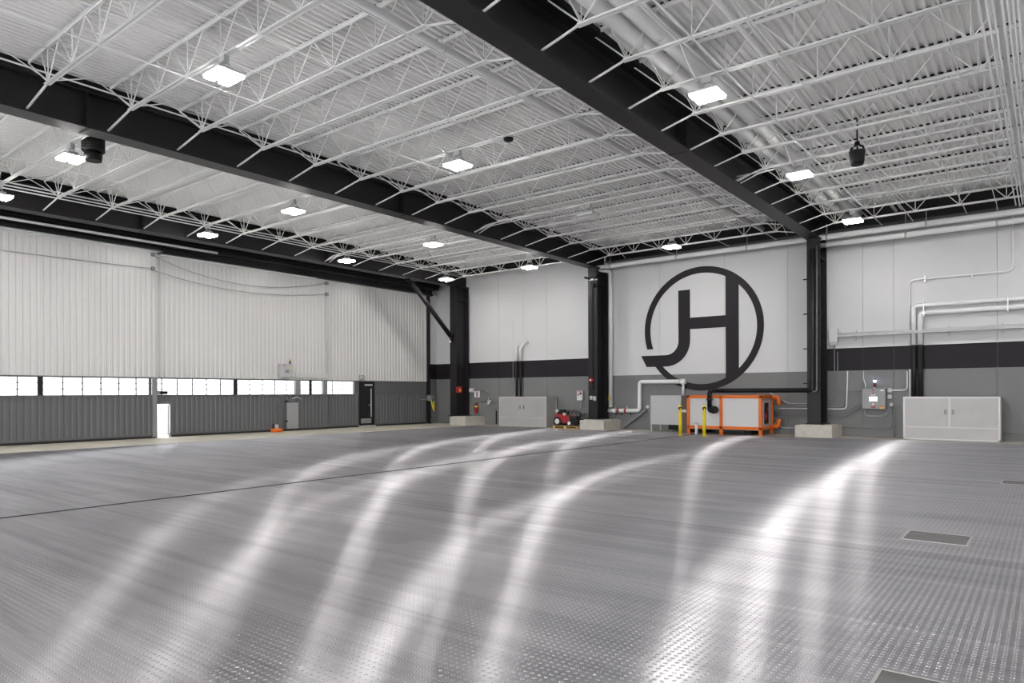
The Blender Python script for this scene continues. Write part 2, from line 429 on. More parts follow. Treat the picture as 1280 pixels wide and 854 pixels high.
# small lamp over the door
ls = thing('wall_lamp', 'small grey wall lamp above the black door on the grey and white door leaf', 'lamp', (X3+.02, ypx(451.5, X3), 2.52))
q = ls.location
MB().box((q.x-.02, q.y-.13, q.z-.1), (q.x+.05, q.y+.13, q.z+.1)).build('back_plate', MGREY, ls)
MB().poly([(q.x+.05, q.z+.1), (q.x+.17, q.z+.04), (q.x+.17, q.z-.06), (q.x+.05, q.z-.1)], 'y', q.y-.11, q.y+.11).build('lamp_head', LGREY, ls)

# header track above the doors
hd = thing('door_track', 'long black track housing running above the tall sliding doors', 'door track', (-27.2, 8, 7.25))
mb = MB(); mb.box((-27.9, YF, 7.22), (-26.95, p1e+.3, 7.40)); mb.box((-28.0, p1e+.3, 7.16), (-27.15, 27.55, 7.40)); mb.build('lower_track', DARK, hd)
mb = MB(); mb.box((-27.95, YF, 7.40), (-26.85, 27.75, 7.62)); mb.build('middle_fascia', BLACK, hd)
mb = MB(); mb.box((-28.0, YF, 7.62), (-26.75, 27.75, 8.40)); mb.build('upper_fascia', DARK, hd)
mb = MB(); mb.box((-26.80, YF, 7.58), (-26.70, 27.75, 7.66)); mb.build('fascia_lip', BLACK, hd)
pz = at(0, 270, X=-26.45).z; pe = at(272, 316.5, X=-26.45)
wp = thing('wall_pipe', 'straight white pipe under the black beam over the doors, ending above the middle door leaf', 'pipe', (-26.45, 10, 7.3))
MB().tube([(-26.45, -4, pe.z), (-26.45, pe.y, pe.z)], .045).build('pipe_run', PIPE, wp)
hh = MB()
for yy in range(0, 15, 2): hh.tube([(-26.45, yy+.7, pe.z), (-26.75, yy+.7, pe.z+.12), (-26.8, yy+.7, 7.6)], .012, 6)
hh.build('pipe_hanger', DARK, wp)
# big door guide post at the end of the doors
gp = thing('door_post', 'slim black steel post at the far end of the sliding doors', 'post', (-27.35, p3e+.08, 0))
B((-27.5, p3e, 0.004), (-27.3, p3e+.17, 7.2)).build('post_shaft', BLACK, gp)
B((-27.55, p3e-.05, 0.004), (-27.25, p3e+.22, .03)).build('base_plate', BLACK, gp)
B((-27.62, p3e-.1, 7.12), (-27.2, p3e+.3, 7.22)).build('top_bracket', BLACK, gp)
# air hose reel on the post
hr = at(530, 500, X=-27.1)
t = thing('hose_reel', 'small dark hose reel with a yellow hose on the post beside the doors', 'hose reel', (-27.2, p3e+.05, hr.z))
q = t.location
MB().tube([(q.x+.02, q.y-.14, q.z+.1), (q.x+.02, q.y+.1, q.z+.1)], .17, 16).build('reel', MGREY, t)
MB().bar((q.x+.02, q.y-.75, q.z+.02), (q.x+.02, q.y, q.z+.02), .05, .05).build('reel_arm', MGREY, t)
MB().pipe([(q.x+.12, q.y-.05, q.z), (q.x+.18, q.y+.02, q.z-.45), (q.x+.14, q.y+.16, q.z-.65), (q.x+.08, q.y+.18, q.z-.1)], .03).build('hose', YELLOW, t)
MB().pipe([(q.x+.1, q.y-.1, q.z), (q.x+.14, q.y-.1, q.z-.9), (q.x+.10, q.y+.05, q.z-1.0)], .022).build('cable', RUBBER, t)

# boxes and cables on the doors
def jbox(px, py, X, size, label, name='junction_box', m=MGREY, grp=None):
    p = at(px, py, X=X+.06); t = thing(name, label, 'box', (X+.0, p.y, p.z), grp)
    w, h = size
    MB().box((X-.03, p.y-w/2, p.z-h/2), (X+.10, p.y+w/2, p.z+h/2)).build('box_body', m, t, .006)
    B((X+.10, p.y-w/2+.015, p.z-h/2+.015), (X+.108, p.y+w/2-.015, p.z+h/2-.015)).build('box_lid', m, t)
    return Vector((X+.06, p.y, p.z))
a1 = jbox(191.5, 318, X1, (.12, .14), 'upper small grey cable box at the top corner of the leftmost white door leaf')
a2 = jbox(191.5, 336, X1, (.12, .14), 'lower small grey cable box near the edge of the leftmost white door leaf')
b1 = jbox(408.5, 354, X2, (.16, .16), 'upper small grey cable box where the two hanging cables end')
b2 = jbox(408.5, 368, X2, (.16, .16), 'lower small grey cable box where the two hanging cables end')
def cable(name, a, b_, sag, label, r=.014):
    pts = []
    for i in range(25):
        t = i/24; p = Vector(a).lerp(Vector(b_), t); p.z -= 4*sag*t*(1-t)*(1 - .25*(t-.5)); pts.append(p)
    tag(MB().tube(pts, r, 6).build(name, MGREY), label, 'cable')
cable('hanging_cable', a1+Vector((0, .06, -.07)), b1, .62, 'upper thin dark cable sagging across the white middle door leaf')
cable('hanging_cable', a2+Vector((0, .06, -.07)), b2, .38, 'lower thin dark cable sagging across the white middle door leaf')
e0 = at(0, 311, X=X1+.03)
cable('hanging_cable', (X1+.02, e0.y-3, e0.z), a2, .05, 'thin cable running flat along the leftmost white door leaf', .010)
cv = MB(); vx = X3+.03
cv.tube([(X2+.04, b2.y, b2.z-.1), (X2+.04, b2.y, 2.55)], .022, 6)
tag(cv.build('vertical_conduit', DOORW), 'thin white conduit running down the white middle door leaf from the cable boxes', 'conduit')
for py in (384.5, 444.5):
    p = at(409, py, X=X2)
tag(B((X2+.0, ypx(370, X2), 2.44), (X2+.05, ypx(409, X2), 2.66)).build('cable_duct', DOORW), 'flat white cable duct between the control box and the door leaf edge', 'cable duct')
# door control box with beacon
p = at(358.5, 463.5, X=X2+.2)
t = thing('control_box', 'light grey door control box on the white door leaf above the windows', 'control box', (X2, p.y, p.z))
w = .62; h = .62
MB().box((X2-.02, p.y-w/2, p.z-h/2), (X2+.22, p.y+w/2, p.z+h/2)).build('box_body', LGREY, t, .01)
d = B((X2+.22, p.y-w/2+.02, p.z-h/2+.02), (X2+.235, p.y+w/2-.02, p.z+h/2-.02)).build('box_door', LGREY, t)
B((X2+.235, p.y-.07, p.z-.09), (X2+.26, p.y+.07, p.z+.03)).build('dial', MGREY, d)
MB().tube([(X2+.235, p.y+.2, p.z+.12), (X2+.27, p.y+.2, p.z+.12)], .04, 12).build('stop_button', SIGNY, d)
B((X2+.235, p.y-.22, p.z+.2), (X2+.24, p.y-.1, p.z+.235)).build('nameplate', SIGNR, d)
MB().tube([(X2+.1, p.y+.24, p.z+h/2), (X2+.1, p.y+.24, p.z+h/2+.12)], .035, 12).build('beacon_base', DARK, t)
MB().tube([(X2+.1, p.y+.24, p.z+h/2+.12), (X2+.1, p.y+.24, p.z+h/2+.21)], .035, 12).build('beacon_lens', mat('amber_lens', (.5, .25, .03), .3), t)
# rail guard piece over the open doorway
p = at(200.5, 491, X=X2+.1)
t = thing('door_motor', 'small black and grey operator unit at the corner above the open doorway', 'motor', (X2, p.y, p.z))
B((X2-.02, p.y-.35, p.z-.07), (X2+.12, p.y-.02, p.z+.07)).build('gearbox', MGREY, t, .01)
MB().tube([(X2+.06, p.y-.02, p.z), (X2+.06, p.y+.28, p.z)], .065, 14).build('motor_body', DARK, t)
# orange cable reel by the small door
p = at(346, 540, X=X2+.35)
t = thing('traffic_drum', 'orange base with a small grey cap on the floor beside the small grey door', 'floor marker', (X2+.35, p.y, 0.004))
MB().tube([(X2+.35, p.y, .004), (X2+.35, p.y, .16)], [.27, .25], 20).build('base', ORANGE, t)
MB().tube([(X2+.35, p.y, .16), (X2+.35, p.y, .34)], [.10, .07], 14).build('cap', LGREY, t)
MB().tube([(X2+.22, p.y-.1, .16), (X2+.22, p.y-.1, .36)], .03, 8).build('peg', RUBBER, t)

# ------------------------------------------------------------------ steel frame: beams
def beam(x, label, y0=YF, y1=YB-.05, zb=ZBOT, plate=.40, stiff=()):
    t = thing('steel_beam', label, 'beam', (x, 20, zb), 'black roof beams running to the back wall')
    fwd = .25
    MB().box((x-fwd, y0, zb), (x+fwd, y1, zb+.035)).build('bottom_flange', BLACK, t)
    MB().box((x-.012, y0, zb+.035), (x+.012, y1, ZFL-.03)).build('web_plate', BLACK, t)
    MB().box((x-.17, y0, ZFL-.03), (x+.17, y1, ZFL)).build('top_flange', BLACK, t)
    MB().box((x-.30, y0, ZFL+.08), (x+plate, y1, ZDK-.01)).build('deck_closure', DARK, t)
    for k, ys in enumerate(stiff):
        MB().box((x-.20, ys-.01, zb+.035), (x+.20, ys+.01, ZFL-.03)).build('stiffener', BLACK, t)
        MB().box((x-.26, ys-.02, zb-.006), (x+.26, ys+.02, zb)).build('splice_joint', DARK, t)
    return t
beam(XA, 'long black steel roof beam in the middle, ending over the column left of the round logo', stiff=(15.35, 6.1), plate=.24)
beam(XB, 'long black steel roof beam overhead, ending over the column right of the round logo', stiff=(15.5,), plate=.42)
beam(XC, 'black steel beam above the white sliding doors on the left', stiff=(11.1, 19), plate=.24)
beam(XD, 'black steel roof beam beyond the right edge', plate=.24)
eb = thing('edge_beam', 'black steel beam under the roof along the top of the back wall', 'beam', (-5, 28.1, 7.75))
MB().box((-16.3, 27.98, 7.76), (XR, YB, 8.46)).build('right_span', DARK, eb)
MB().box((-28.4, 27.98, 8.08), (-16.3, YB, 8.46)).build('left_span', DARK, eb)
MB().box((-16.3, 27.86, 7.74), (XR, YB, 7.78)).build('bottom_flange', BLACK, eb)

# ------------------------------------------------------------------ joists
def angles(mb, x0, x1, y, z, up_):
    s = 1 if up_ else -1
    for k in (-1, 1):
        mb.box((x0, y+k*.009, z), (x1, y+k*.058, z+s*.007)); mb.box((x0, y+k*.009, z), (x1, y+k*.016, z+s*.055))
def joist_proto(name, xl, xr, bl, br, bay, group, first):
    """xl/xr beam centres, bl/br bottom chord ends"""
    t = thing(name, first, 'roof joist', ((xl+xr)/2, YJ[0], ZCH), group)
    Y = YJ[0]
    mb = MB(); angles(mb, bl, br, Y, ZCH, True); mb.build('bottom_chord', JOIST, t)
    mb = MB(); angles(mb, xl+.02, xr-.02, Y, ZDK, False); mb.build('top_chord', JOIST, t)
    n = int(round((br-bl)/1.22)); step = (br-bl-.16)/n
    mb = MB(); zt, zb = ZDK-.02, ZCH+.03
    for k in range(n+1):
        x = bl+.08+step*k
        mb.tube([(x, Y, zb), (x, Y, zt)], .0125, 5, False)
        if k < n:
            mb.tube([(x, Y, zb), (x+step/2, Y, zt)], .0145, 5, False); mb.tube([(x+step/2, Y, zt), (x+step, Y, zb)], .0145, 5, False)
    mb.tube([(bl+.08, Y, zb), (xl+.2, Y, zt)], .016, 5, False); mb.tube([(br-.08, Y, zb), (xr-.2, Y, zt)], .016, 5, False)
    mb.tube([(bl+.08, Y, zb), (bl-.28, Y, zt)], .0125, 5, False); mb.tube([(br-.08, Y, zb), (br+.28, Y, zt)], .0125, 5, False)
    mb.build('web_rods', JOIST, t)
    for a, b_ in ((bl, xl+.02), (br, xr-.02)):
        MB().bar((a, Y, ZCH+.01), (b_ + (.10 if a == bl else -.10), Y, 7.52), .034, .03).build('flange_brace', JOIST, t)
        s = 1 if a == bl else -1
        MB().poly([(b_, 7.455), (b_+s*.17, 7.455), (b_, 7.60)], 'y', Y-.012, Y+.012).build('gusset', DARK, t)
    mb = MB(); x = xl+.25
    mb.box((xl+.2, Y-.012, ZDK+.014), (xr-.2, Y+.012, ZDK+.06)); mb.build('flute_dark_strip', DARK, t)  # dark strips added inside the deck flutes so their gaps read black
    # X bracing to the next joist
    if bay != 'z':
        for xx in (bl+.08, br-.08):
            mb = MB(); mb.tube([(xx, Y, ZCH+.05), (xx, Y+DY, ZDK-.04)], .013, 5); mb.tube([(xx+.03, Y, ZDK-.04), (xx+.03, Y+DY, ZCH+.05)], .013, 5)
            mb.build('cross_brace', JOIST, t)
    return t
bays = [('left', XC, XA, -23.95, -17.75, 'left', 2, 'roof joists in the left bay'),
        ('middle', XA, XB, -15.35, -8.05, 'middle', 1, 'roof joists in the middle bay'),
        ('right', XB, XD, -6.12, 1.5, 'right', 4, 'roof joists in the right bay')]
for nm, xl, xr, bl, br, desc, k0, grp in bays:
    lab = lambda n: 'white open-web roof joist in the %s bay, %s from the back wall' % (desc, ORD[n])
    N_ = len(YJ)
    pr = joist_proto('roof_joist', xl, xr, bl, br, nm, grp, '')
    idxs = list(range(k0, N_))
    for i, k in enumerate(idxs):
        o = pr if i == 0 else dup(pr, ((xl+xr)/2, YJ[k], ZCH), '')
        o.location.y = YJ[k]; o['label'] = lab(N_-k)
# joists of the bay beyond the right edge (partly in frame only from a step aside) are left out

# bridging rods along Y
def rods(spec):
    for x, z, label in spec:
        tag(MB().tube([(x, YJ[1], z), (x, 27.9, z)], .013, 6).build('bridging_rod', JOIST), label, 'bridging rod')
rods([(-20.8, ZCH-.005, 'thin white bridging rod under the joists halfway across the left bay'),
      (-12.9, ZCH-.005, 'thin white bridging rod under the joists in the middle bay, nearer the middle black beam'),
      (-10.4, ZCH-.005, 'thin white bridging rod under the joists in the middle bay, nearer the overhead black beam'),
      (-3.8, ZCH-.005, 'thin white bridging rod under the joists in the right bay, nearer the overhead black beam'),
      (-1.35, ZCH-.005, 'thin white bridging rod under the joists in the right bay, nearer the conduit bundle'),
      (-13.0, ZDK-.07, 'thin white rod under the deck in the middle bay, nearer the middle black beam'),
      (-10.5, ZDK-.07, 'thin white rod under the deck in the middle bay, nearer the overhead black beam'),
      (-3.0, ZDK-.07, 'thin white bridging rod under the roof deck in the right bay'),
      (-20.9, ZDK-.07, 'thin white bridging rod under the roof deck in the left bay')])
# conduits along the beams
tag(MB().tube([(XA+.27, -2, 8.31), (XA+.27, 27.9, 8.31)], .02, 6).build('beam_conduit', PIPE), 'thin white conduit along the upper edge of the middle black beam', 'conduit')
for k, (p0, lab) in enumerate((((2.5, 234.5), 'lowest'), ((2.5, 230.5), 'middle'), ((2.5, 226.5), 'uppermost'))):
    z = at(*p0, X=-24.72).z
    tag(MB().tube([(-24.72, 0, z), (-24.72, 27.6, z)], .022, 6).build('beam_conduit', PIPE), '%s of the three white conduits in front of the black beam above the doors' % lab, 'conduit')
# round ducts and pipes along Y in the roof
def duct(x, z, r, y0, y1, label, straps=True, m=GALV, name='round_duct'):
    t = thing(name, label, 'duct', (x, y0, z))
    MB().tube([(x, y0, z), (x, y1, z)], r, 20).build('duct_run', m, t)
    y = y0+1.2
    while y < y1:
        mb = MB(); mb.tube([(x, y, z), (x, y+.04, z)], r+.006, 20); mb.tube([(x, y+.02, z), (x, y+.02, ZDK)], .008, 5); mb.build('duct_clamp', m, t); y += 6.15
duct(-5.93, 8.12, .14, 4, 27.6, 'fat white round pipe under the right roof deck, the one nearer the overhead black beam')
duct(-5.52, 8.12, .14, 4, 27.6, 'fat white round pipe under the right roof deck, farther from the overhead black beam')
duct(-8.95, 8.12, .085, 2, 27.6, 'grey white round pipe crossing the joists in the middle bay beside the overhead black beam')
for x, z, r, lab in ((-5.2, 8.0, .02, 'thin white conduit beside the fat round pipes in the right bay'),
                     (-4.75, 7.66, .016, 'thin white conduit under the right bay joists just left of the ceiling lamps'),
                     (-4.3, 8.1, .05, 'white pipe above the right bay joists to the right of the ceiling lamps'),
                     (-4.12, 8.1, .02, 'thin white conduit running beside the white pipe in the right bay'),
                     (-2.2, 7.66, .014, 'thin white conduit below the right bay joists beyond the black hanging fan'),
                     (-8.45, 7.66, .016, 'thin white conduit below the middle bay joists beside the overhead black beam')):
    tag(MB().tube([(x, 5, z), (x, 27.7, z)], r, 8).build('roof_conduit', PIPE), lab, 'conduit')
xs = [at(px, 0, Z=7.62).x for px in (1222, 1232, 1240, 1252, 1259, 1266, 1272)]
for k, x in enumerate(xs):
    lab = '%s from the left of the seven white conduits running overhead at the right edge' % ORD[k+1]
    yend = 27.5 - (.0 if k % 2 else .3)
    z = 7.63
    tag(MB().pipe([(x, 8, z), (x, yend+.1, z), (x, 27.985, z+.18)] if k < 4 else [(x, 8, z), (x, yend, z), (x, yend, ZDK)], .019, n=8).build('overhead_conduit', PIPE), lab, 'conduit', 'conduit bundle at the right edge')
tag(MB().box((-.655, 10, 7.66), (-.60, 27.3, 7.675)).build('cable_cover', GALV), 'flat pale cover strip above the conduit bundle at the right edge', 'cable tray')

# ------------------------------------------------------------------ ceiling lamps
ZL = 7.35
def lamp_proto(x, y):
    t = thing('ceiling_lamp', '', 'ceiling lamp', (x, y, ZL), 'twin panel ceiling lamps')
    z = ZL
    MB().box((x-.285, y-.255, z+.012), (x+.285, y+.255, z+.05)).build('housing', CREAM, t, .004)
    for s in (-1, 1):
        MB().box((x-.265, y+s*.137-.095, z-.038), (x+.265, y+s*.137+.095, z+.014)).build('lamp_lens', LAMP, t)
    MB().box((x-.15, y-.10, z+.05), (x+.15, y+.10, z+.13)).build('driver_box', LGREY, t)
    MB().tube([(x-.19, y, z+.13), (x-.12, y, z+.2), (x, y, z+.25), (x+.12, y, z+.2), (x+.19, y, z+.13)], .012, 6).build('hanger_bail', STEEL, t)
    MB().box((x-.09, y-.05, z+.235), (x+.09, y+.05, ZCH)).build('mounting_bracket', CREAM, t)
    return t
LX = [-23.65, -18.5, -11.6, -5.15, 1.3, 7.8]; LY = [YJ[3]+DY*4*k for k in range(-2, 4)]  # rightmost columns are unseen lamps, added for their light
names = {(-23.65, 1): 'half-seen bright twin ceiling lamp at the left edge below the joists', (-23.65, 2): 'bright twin ceiling lamp in front of the door beam, above the middle door leaf',
         (-23.65, 3): 'bright twin ceiling lamp in front of the door beam, above the right door leaf', (-23.65, 4): 'bright twin ceiling lamp beside the corner column at the end of the doors',
         (-18.5, 1): 'bright twin ceiling lamp next to the black cylinder fan at upper left', (-18.5, 2): 'bright twin ceiling lamp in the middle of the left bay',
         (-18.5, 3): 'bright twin ceiling lamp in the left bay just under the middle black beam', (-18.5, 4): 'bright twin ceiling lamp over the double cabinet left of the middle column',
         (-11.6, 2): 'bright twin ceiling lamp near the round smoke detector in the middle bay', (-11.6, 1): 'pale twin ceiling lamp at upper left of the middle bay, above the middle black beam', (-11.6, 3): 'unlit twin ceiling lamp far back in the middle bay',
         (-11.6, 4): 'bright twin ceiling lamp directly above the round wall logo',
         (-5.15, 2): 'largest bright twin ceiling lamp under the fat round pipes at right', (-5.15, 3): 'bright twin ceiling lamp left of the hanging black fan at right',
         (-5.15, 4): 'bright twin ceiling lamp above the two white pipes right of the overhead beam end'}
lp = None
for x in LX:
    for j, y in enumerate(LY):
        # LY[2]=6.5 .. index so that 1 -> 6.5
        jj = j-1
        lab = names.get((x, jj))
        if lab is None: lab = 'unseen twin panel ceiling lamp outside the photographed part of the hall'
        if lp is None: lp = lamp_proto(x, y); lp['label'] = lab
        else:
            c = dup(lp, (x, y, ZL), lab)
            if x == -11.6 and jj == 3:      # switched off in the photo
                for ch in c.children:
                    if ch.name.startswith('lamp_lens'):
                        ch.data = ch.data.copy(); ch.data.materials[0] = LENS_OFF

for bay, xa_, xb_, s_ in (('left', XC+.27, -17.2, 1), ('middle', XA+.27, -11.7, 1), ('right', XB+.27, -5.25, 1)):
    for j, y in enumerate(LY[1:5]):
        if (bay, j) not in (('left', 3), ('middle', 0), ('middle', 3), ('right', 1), ('right', 3)): continue
        w_ = {0: 'nearest', 1: 'nearest', 2: 'middle', 3: 'farthest'}[j]
        for k, dy in enumerate((-.10, .12)):
            x_end = (xb_ if k == 0 else xb_-1.6)
            tag(MB().pipe([(xa_-.02, y+dy, 7.47), (xa_+.50, y+dy, 7.655), (xa_+.95, y+dy, 7.675), (x_end, y+dy, 7.675)], .02, .12, 8).build('lamp_conduit', PIPE),
                '%s white conduit on the %s lamp joist of the %s bay' % (('near side', 'far side')[k], w_, bay), 'conduit')
# feeder conduits bending down to the lamps
for x, y, lab in ((-5.15, LY[3], 'white conduit bending down to the largest ceiling lamp at right'), (-11.6, LY[3], 'white conduit bending down to the ceiling lamp in the middle bay'),
                  (-5.15, LY[4], 'white conduit bending down to the ceiling lamp left of the black fan')):
    tag(MB().pipe([(x-.15, y-2.6, 8.05), (x-.15, y-.9, 8.05), (x-.1, y-.45, 7.62), (x-.1, y-.12, 7.57)], .022, n=8).build('lamp_feed_conduit', PIPE), lab, 'conduit')

# fans and detector
fp = at(116.5, 178, Z=7.75)
t = thing('hanging_fan', 'black vented cylinder fan hanging beside the upper left ceiling lamp', 'fan', (fp.x, fp.y, 7.3))
x, y = fp.x, fp.y
mb = MB(); mb.tube([(x, y, 7.52), (x, y, 7.86)], .24, 24)
for k in range(5): mb.tube([(x, y, 7.55+.065*k), (x, y, 7.57+.065*k)], .255, 24)
mb.build('vented_drum', RUBBER, t)
MB().tube([(x, y, 7.30), (x, y, 7.38), (x, y, 7.52)], [.18, .19, .20], 24).build('nozzle', DARK, t)
MB().tube([(x, y, 7.86), (x, y, ZDK)], .02, 8).build('hanging_rod', DARK, t)
fp = at(1071.5, 192, Z=7.6); x, y = fp.x, fp.y
t = thing('hanging_fan', 'black tapered fan hanging from the right bay roof', 'fan', (x, y, 7.3))
MB().tube([(x, y, 7.36), (x, y, 7.42), (x, y, 7.45), (x, y, 7.66)], [.15, .17, .16, .19], 24).build('tapered_body', RUBBER, t)
MB().tube([(x, y, 7.31), (x, y, 7.36)], [.135, .15], 24).build('nozzle', DARK, t)
mb = MB()
for s in (-1, 1): mb.pipe([(x+s*.15, y, 7.64), (x+s*.14, y, 7.75), (x+s*.04, y, 7.80), (x+s*.03, y, 7.90)], .025, n=8)
mb.build('motor_bracket', DARK, t)
MB().tube([(x, y, 7.66), (x, y, ZDK)], .018, 8).build('hanging_rod', DARK, t)
fp = at(635.5, 174.5, Z=7.63)
t = thing('smoke_detector', 'small round dark detector under a middle bay joist', 'smoke detector', (fp.x, YJ[7]+.0, 7.60)); x, y = fp.x, YJ[7]
y = fp.y
t.location = (x, y, 7.6)
MB().tube([(x, y, 7.66), (x, y, 7.70)], .13, 20).build('mounting_plate', CREAM, t)
MB().tube([(x, y, 7.58), (x, y, 7.61), (x, y, 7.66)], [.06, .11, .12], 20).build('sensor_head', DARK, t)
# ------------------------------------------------------------------ columns
def column(x, label, yf=27.2, top=ZBOT, w=.47):
    t = thing('steel_column', label, 'column', (x, yf+.45, .5), 'black steel columns')
    h = w/2
    MB().box((x-h, yf, .5), (x+h, yf+.04, top)).build('front_flange', BLACK, t)
    MB().box((x-.02, yf+.04, .5), (x+.02, YB-.16, top)).build('web_plate', BLACK, t)
    MB().box((x-h, YB-.16, .5), (x+h, YB-.12, top)).build('rear_flange', BLACK, t)
    MB().box((x-h-.08, yf-.06, .468), (x+h+.08, YB-.05, .5)).build('base_plate', DARK, t)
    mb = MB(); mb.box((x-h, yf+.04, top-.75), (x+h, YB-.16, top-.72)); mb.box((x-h, yf+.04, top-.03), (x+h, YB-.16, top)); mb.build('stiffener', BLACK, t)
    return t
CXs = [at(562.8, 500, Y=27.2).x+.235, at(735.6, 500, Y=27.2).x+.235, at(1009, 500, Y=27.2).x+.235]
column(CXs[0], 'black steel column in the far left corner beside the sliding doors')
column(CXs[1], 'black steel column between the double cabinet wall and the round logo')
column(CXs[2], 'black steel column to the right of the round logo')
def plinth(px0, px1, label, yf=26.75, h=.47):
    x0, x1 = at(px0, 500, Y=yf).x, at(px1, 500, Y=yf).x
    o = MB(); o.box((x0, yf, 0), (x1, YB-.01, h-.03)); o.box((x0+.12, yf+.12, h-.03), (x1-.12, YB-.01, h-.005))
    return tag(o.build('concrete_plinth', CONC, bevel=.03), label, 'plinth', 'concrete plinths under the columns')
plinth(562, 582, 'concrete plinth under the far left corner column')
plinth(724.5, 754.5, 'concrete plinth under the column left of the round logo')
plinth(993.5, 1040, 'concrete plinth under the column right of the round logo')
# clad pier behind the corner column
t = thing('corner_brace', 'diagonal black tube brace from the door beam down to the corner column', 'brace', (XC, 26, 6))
p0 = Vector((XC, at(514, 350, X=XC).y, 7.28)); p1 = at(566, 421, Y=27.3)
MB().tube([p0, Vector((CXs[0]-.05, 27.06, p1.z))], .125, 16).build('brace_tube', BLACK, t)
MB().box((p0.x-.2, p0.y-.25, 7.30), (p0.x+.2, p0.y+.15, 7.42)).build('upper_bracket', DARK, t)
MB().box((CXs[0]-.15, 27.1, p1.z-.3), (CXs[0]+.05, 27.2, p1.z+.1)).build('lower_bracket', DARK, t)
MB().tube([(CXs[0]-.12, 27.1, p1.z-.28), (CXs[0]-.12, 27.02, p1.z-.28)], .07, 12).build('sensor', PIPE, t)

# fittings on columns
def wbox(px0, py0, px1, py1, Y, depth, m, name, label, cat, parts=(), grp=None, bevel=.008):
    a = at(px0, py1, Y=Y-depth); b_ = at(px1, py0, Y=Y-depth)
    t = thing(name, label, cat, ((a.x+b_.x)/2, Y, a.z), grp)
    body = MB().box((a.x, Y-depth, a.z), (b_.x, Y, b_.z)).build('body', m, t, bevel)
    for nm, mm, (u0_, v0, u1, v1), dd in parts:
        W, Hh = b_.x-a.x, b_.z-a.z
        MB().box((a.x+u0_*W, Y-depth-dd, a.z+v0*Hh), (a.x+u1*W, Y-depth+.002, a.z+v1*Hh)).build(nm, mm, t)
    return t, a, b_
CF = 27.2
t, a, b_ = wbox(570, 483.5, 576, 491, CF, .1, RED, 'fire_alarm', 'red alarm box with a yellow edge on the corner column', 'alarm', [('yellow_lens', SIGNY, (.8, .2, .98, .6), .02)])
t, a, b_ = wbox(735.8, 347, 738.6, 351.5, CF, .12, DARK, 'security_camera', 'small black camera unit high on the column left of the round logo', 'camera')
q = at(740, 350, Y=CF-.15)
MB().box((q.x-.18, CF-.14, q.z-.02), (q.x+.2, CF, q.z+.06)).build('mounting_arm', CREAM, t)
MB().bar((q.x-.35, CF-.25, q.z+.14), (q.x-.1, CF-.1, q.z+.05), .09).build('camera_head', DARK, t)
MB().bar((q.x+.35, CF-.25, q.z+.14), (q.x+.1, CF-.1, q.z+.05), .09).build('camera_head', DARK, t)
MB().box((q.x-.07, CF-.1, q.z-.36), (q.x+.07, CF, q.z-.12)).build('junction_box', DARK, t)
q = at(739, 475.5, Y=CF-.05)
t = thing('alarm_beacon', 'round red alarm beacon on the column left of the round logo', 'alarm', tuple(q))
MB().tube([(q.x, CF, q.z), (q.x, CF-.06, q.z), (q.x, CF-.11, q.z)], [.12, .11, .05], 18).build('red_dome', RED, t)
MB().tube([(q.x, CF-.10, q.z+.01), (q.x, CF-.125, q.z+.01)], .04, 12).build('lens', SIGNW, t)
wbox(737, 495, 740.2, 499.5, CF, .08, CREAM, 'switch_box', 'small white switch box on the column below the red beacon', 'box', [('cover_plate', LGREY, (.15, .15, .85, .85), .008)])
wbox(741.5, 495.5, 744.5, 501, CF, .08, LGREY, 'outlet_box', 'small grey oval box beside the white switch box on the column', 'box', [('cover_plate', STEEL, (.2, .15, .8, .85), .01)])
tag(MB().tube([(at(741, 400, Y=CF-.02).x, CF-.02, 6.6), (at(741, 400, Y=CF-.02).x, CF-.02, 1.8)], .015, 6).build('column_conduit', DARK), 'thin dark conduit running up the front of the column left of the round logo', 'conduit')

# ------------------------------------------------------------------ logo on the wall
def L2(a, b_): p = at(790+a/4.744, 320+b_/4.744, Y=YB-.015); return (p.x, p.z)
lg = thing('wall_logo', 'large black round logo with joined letters J and H on the white wall', 'logo', (-11.8, YB, 1.8))
cxx, czz, R = -11.80, 4.42, 2.66; Ri = 2.385
yA, yB_ = YB-.02, YB
zc1 = L2(100, 555)[1]; zc2 = L2(150, 645)[1]
aO = math.pi + math.asin(-(zc1-czz)/R)*1.0; aI = math.pi + math.asin(-(zc1-czz)/Ri)
bO = math.pi + math.asin(-(zc2-czz)/R); bI = math.pi + math.asin(-(zc2-czz)/Ri)
mb = MB(); n = 120
O = []; I = []
for k in range(n+1):
    t_ = k/n
    to = bO + (aO+2*PI-bO)*t_; ti = bI + (aI+2*PI-bI)*t_
    O.append((cxx+R*math.cos(to), czz+R*math.sin(to))); I.append((cxx+Ri*math.cos(ti), czz+Ri*math.sin(ti)))
for k in range(n):
    mb.quad((O[k][0], yA, O[k][1]), (O[k+1][0], yA, O[k+1][1]), (I[k+1][0], yA, I[k+1][1]), (I[k][0], yA, I[k][1]))
    mb.quad((O[k][0], yA, O[k][1]), (O[k][0], yB_, O[k][1]), (O[k+1][0], yB_, O[k+1][1]), (O[k+1][0], yA, O[k+1][1]))
    mb.quad((I[k][0], yA, I[k][1]), (I[k+1][0], yA, I[k+1][1]), (I[k+1][0], yB_, I[k+1][1]), (I[k][0], yB_, I[k][1]))
for E_ in (0, n): mb.quad((O[E_][0], yA, O[E_][1]), (I[E_][0], yA, I[E_][1]), (I[E_][0], yB_, I[E_][1]), (O[E_][0], yB_, O[E_][1]))
mb.build('ring', BAND, lg)
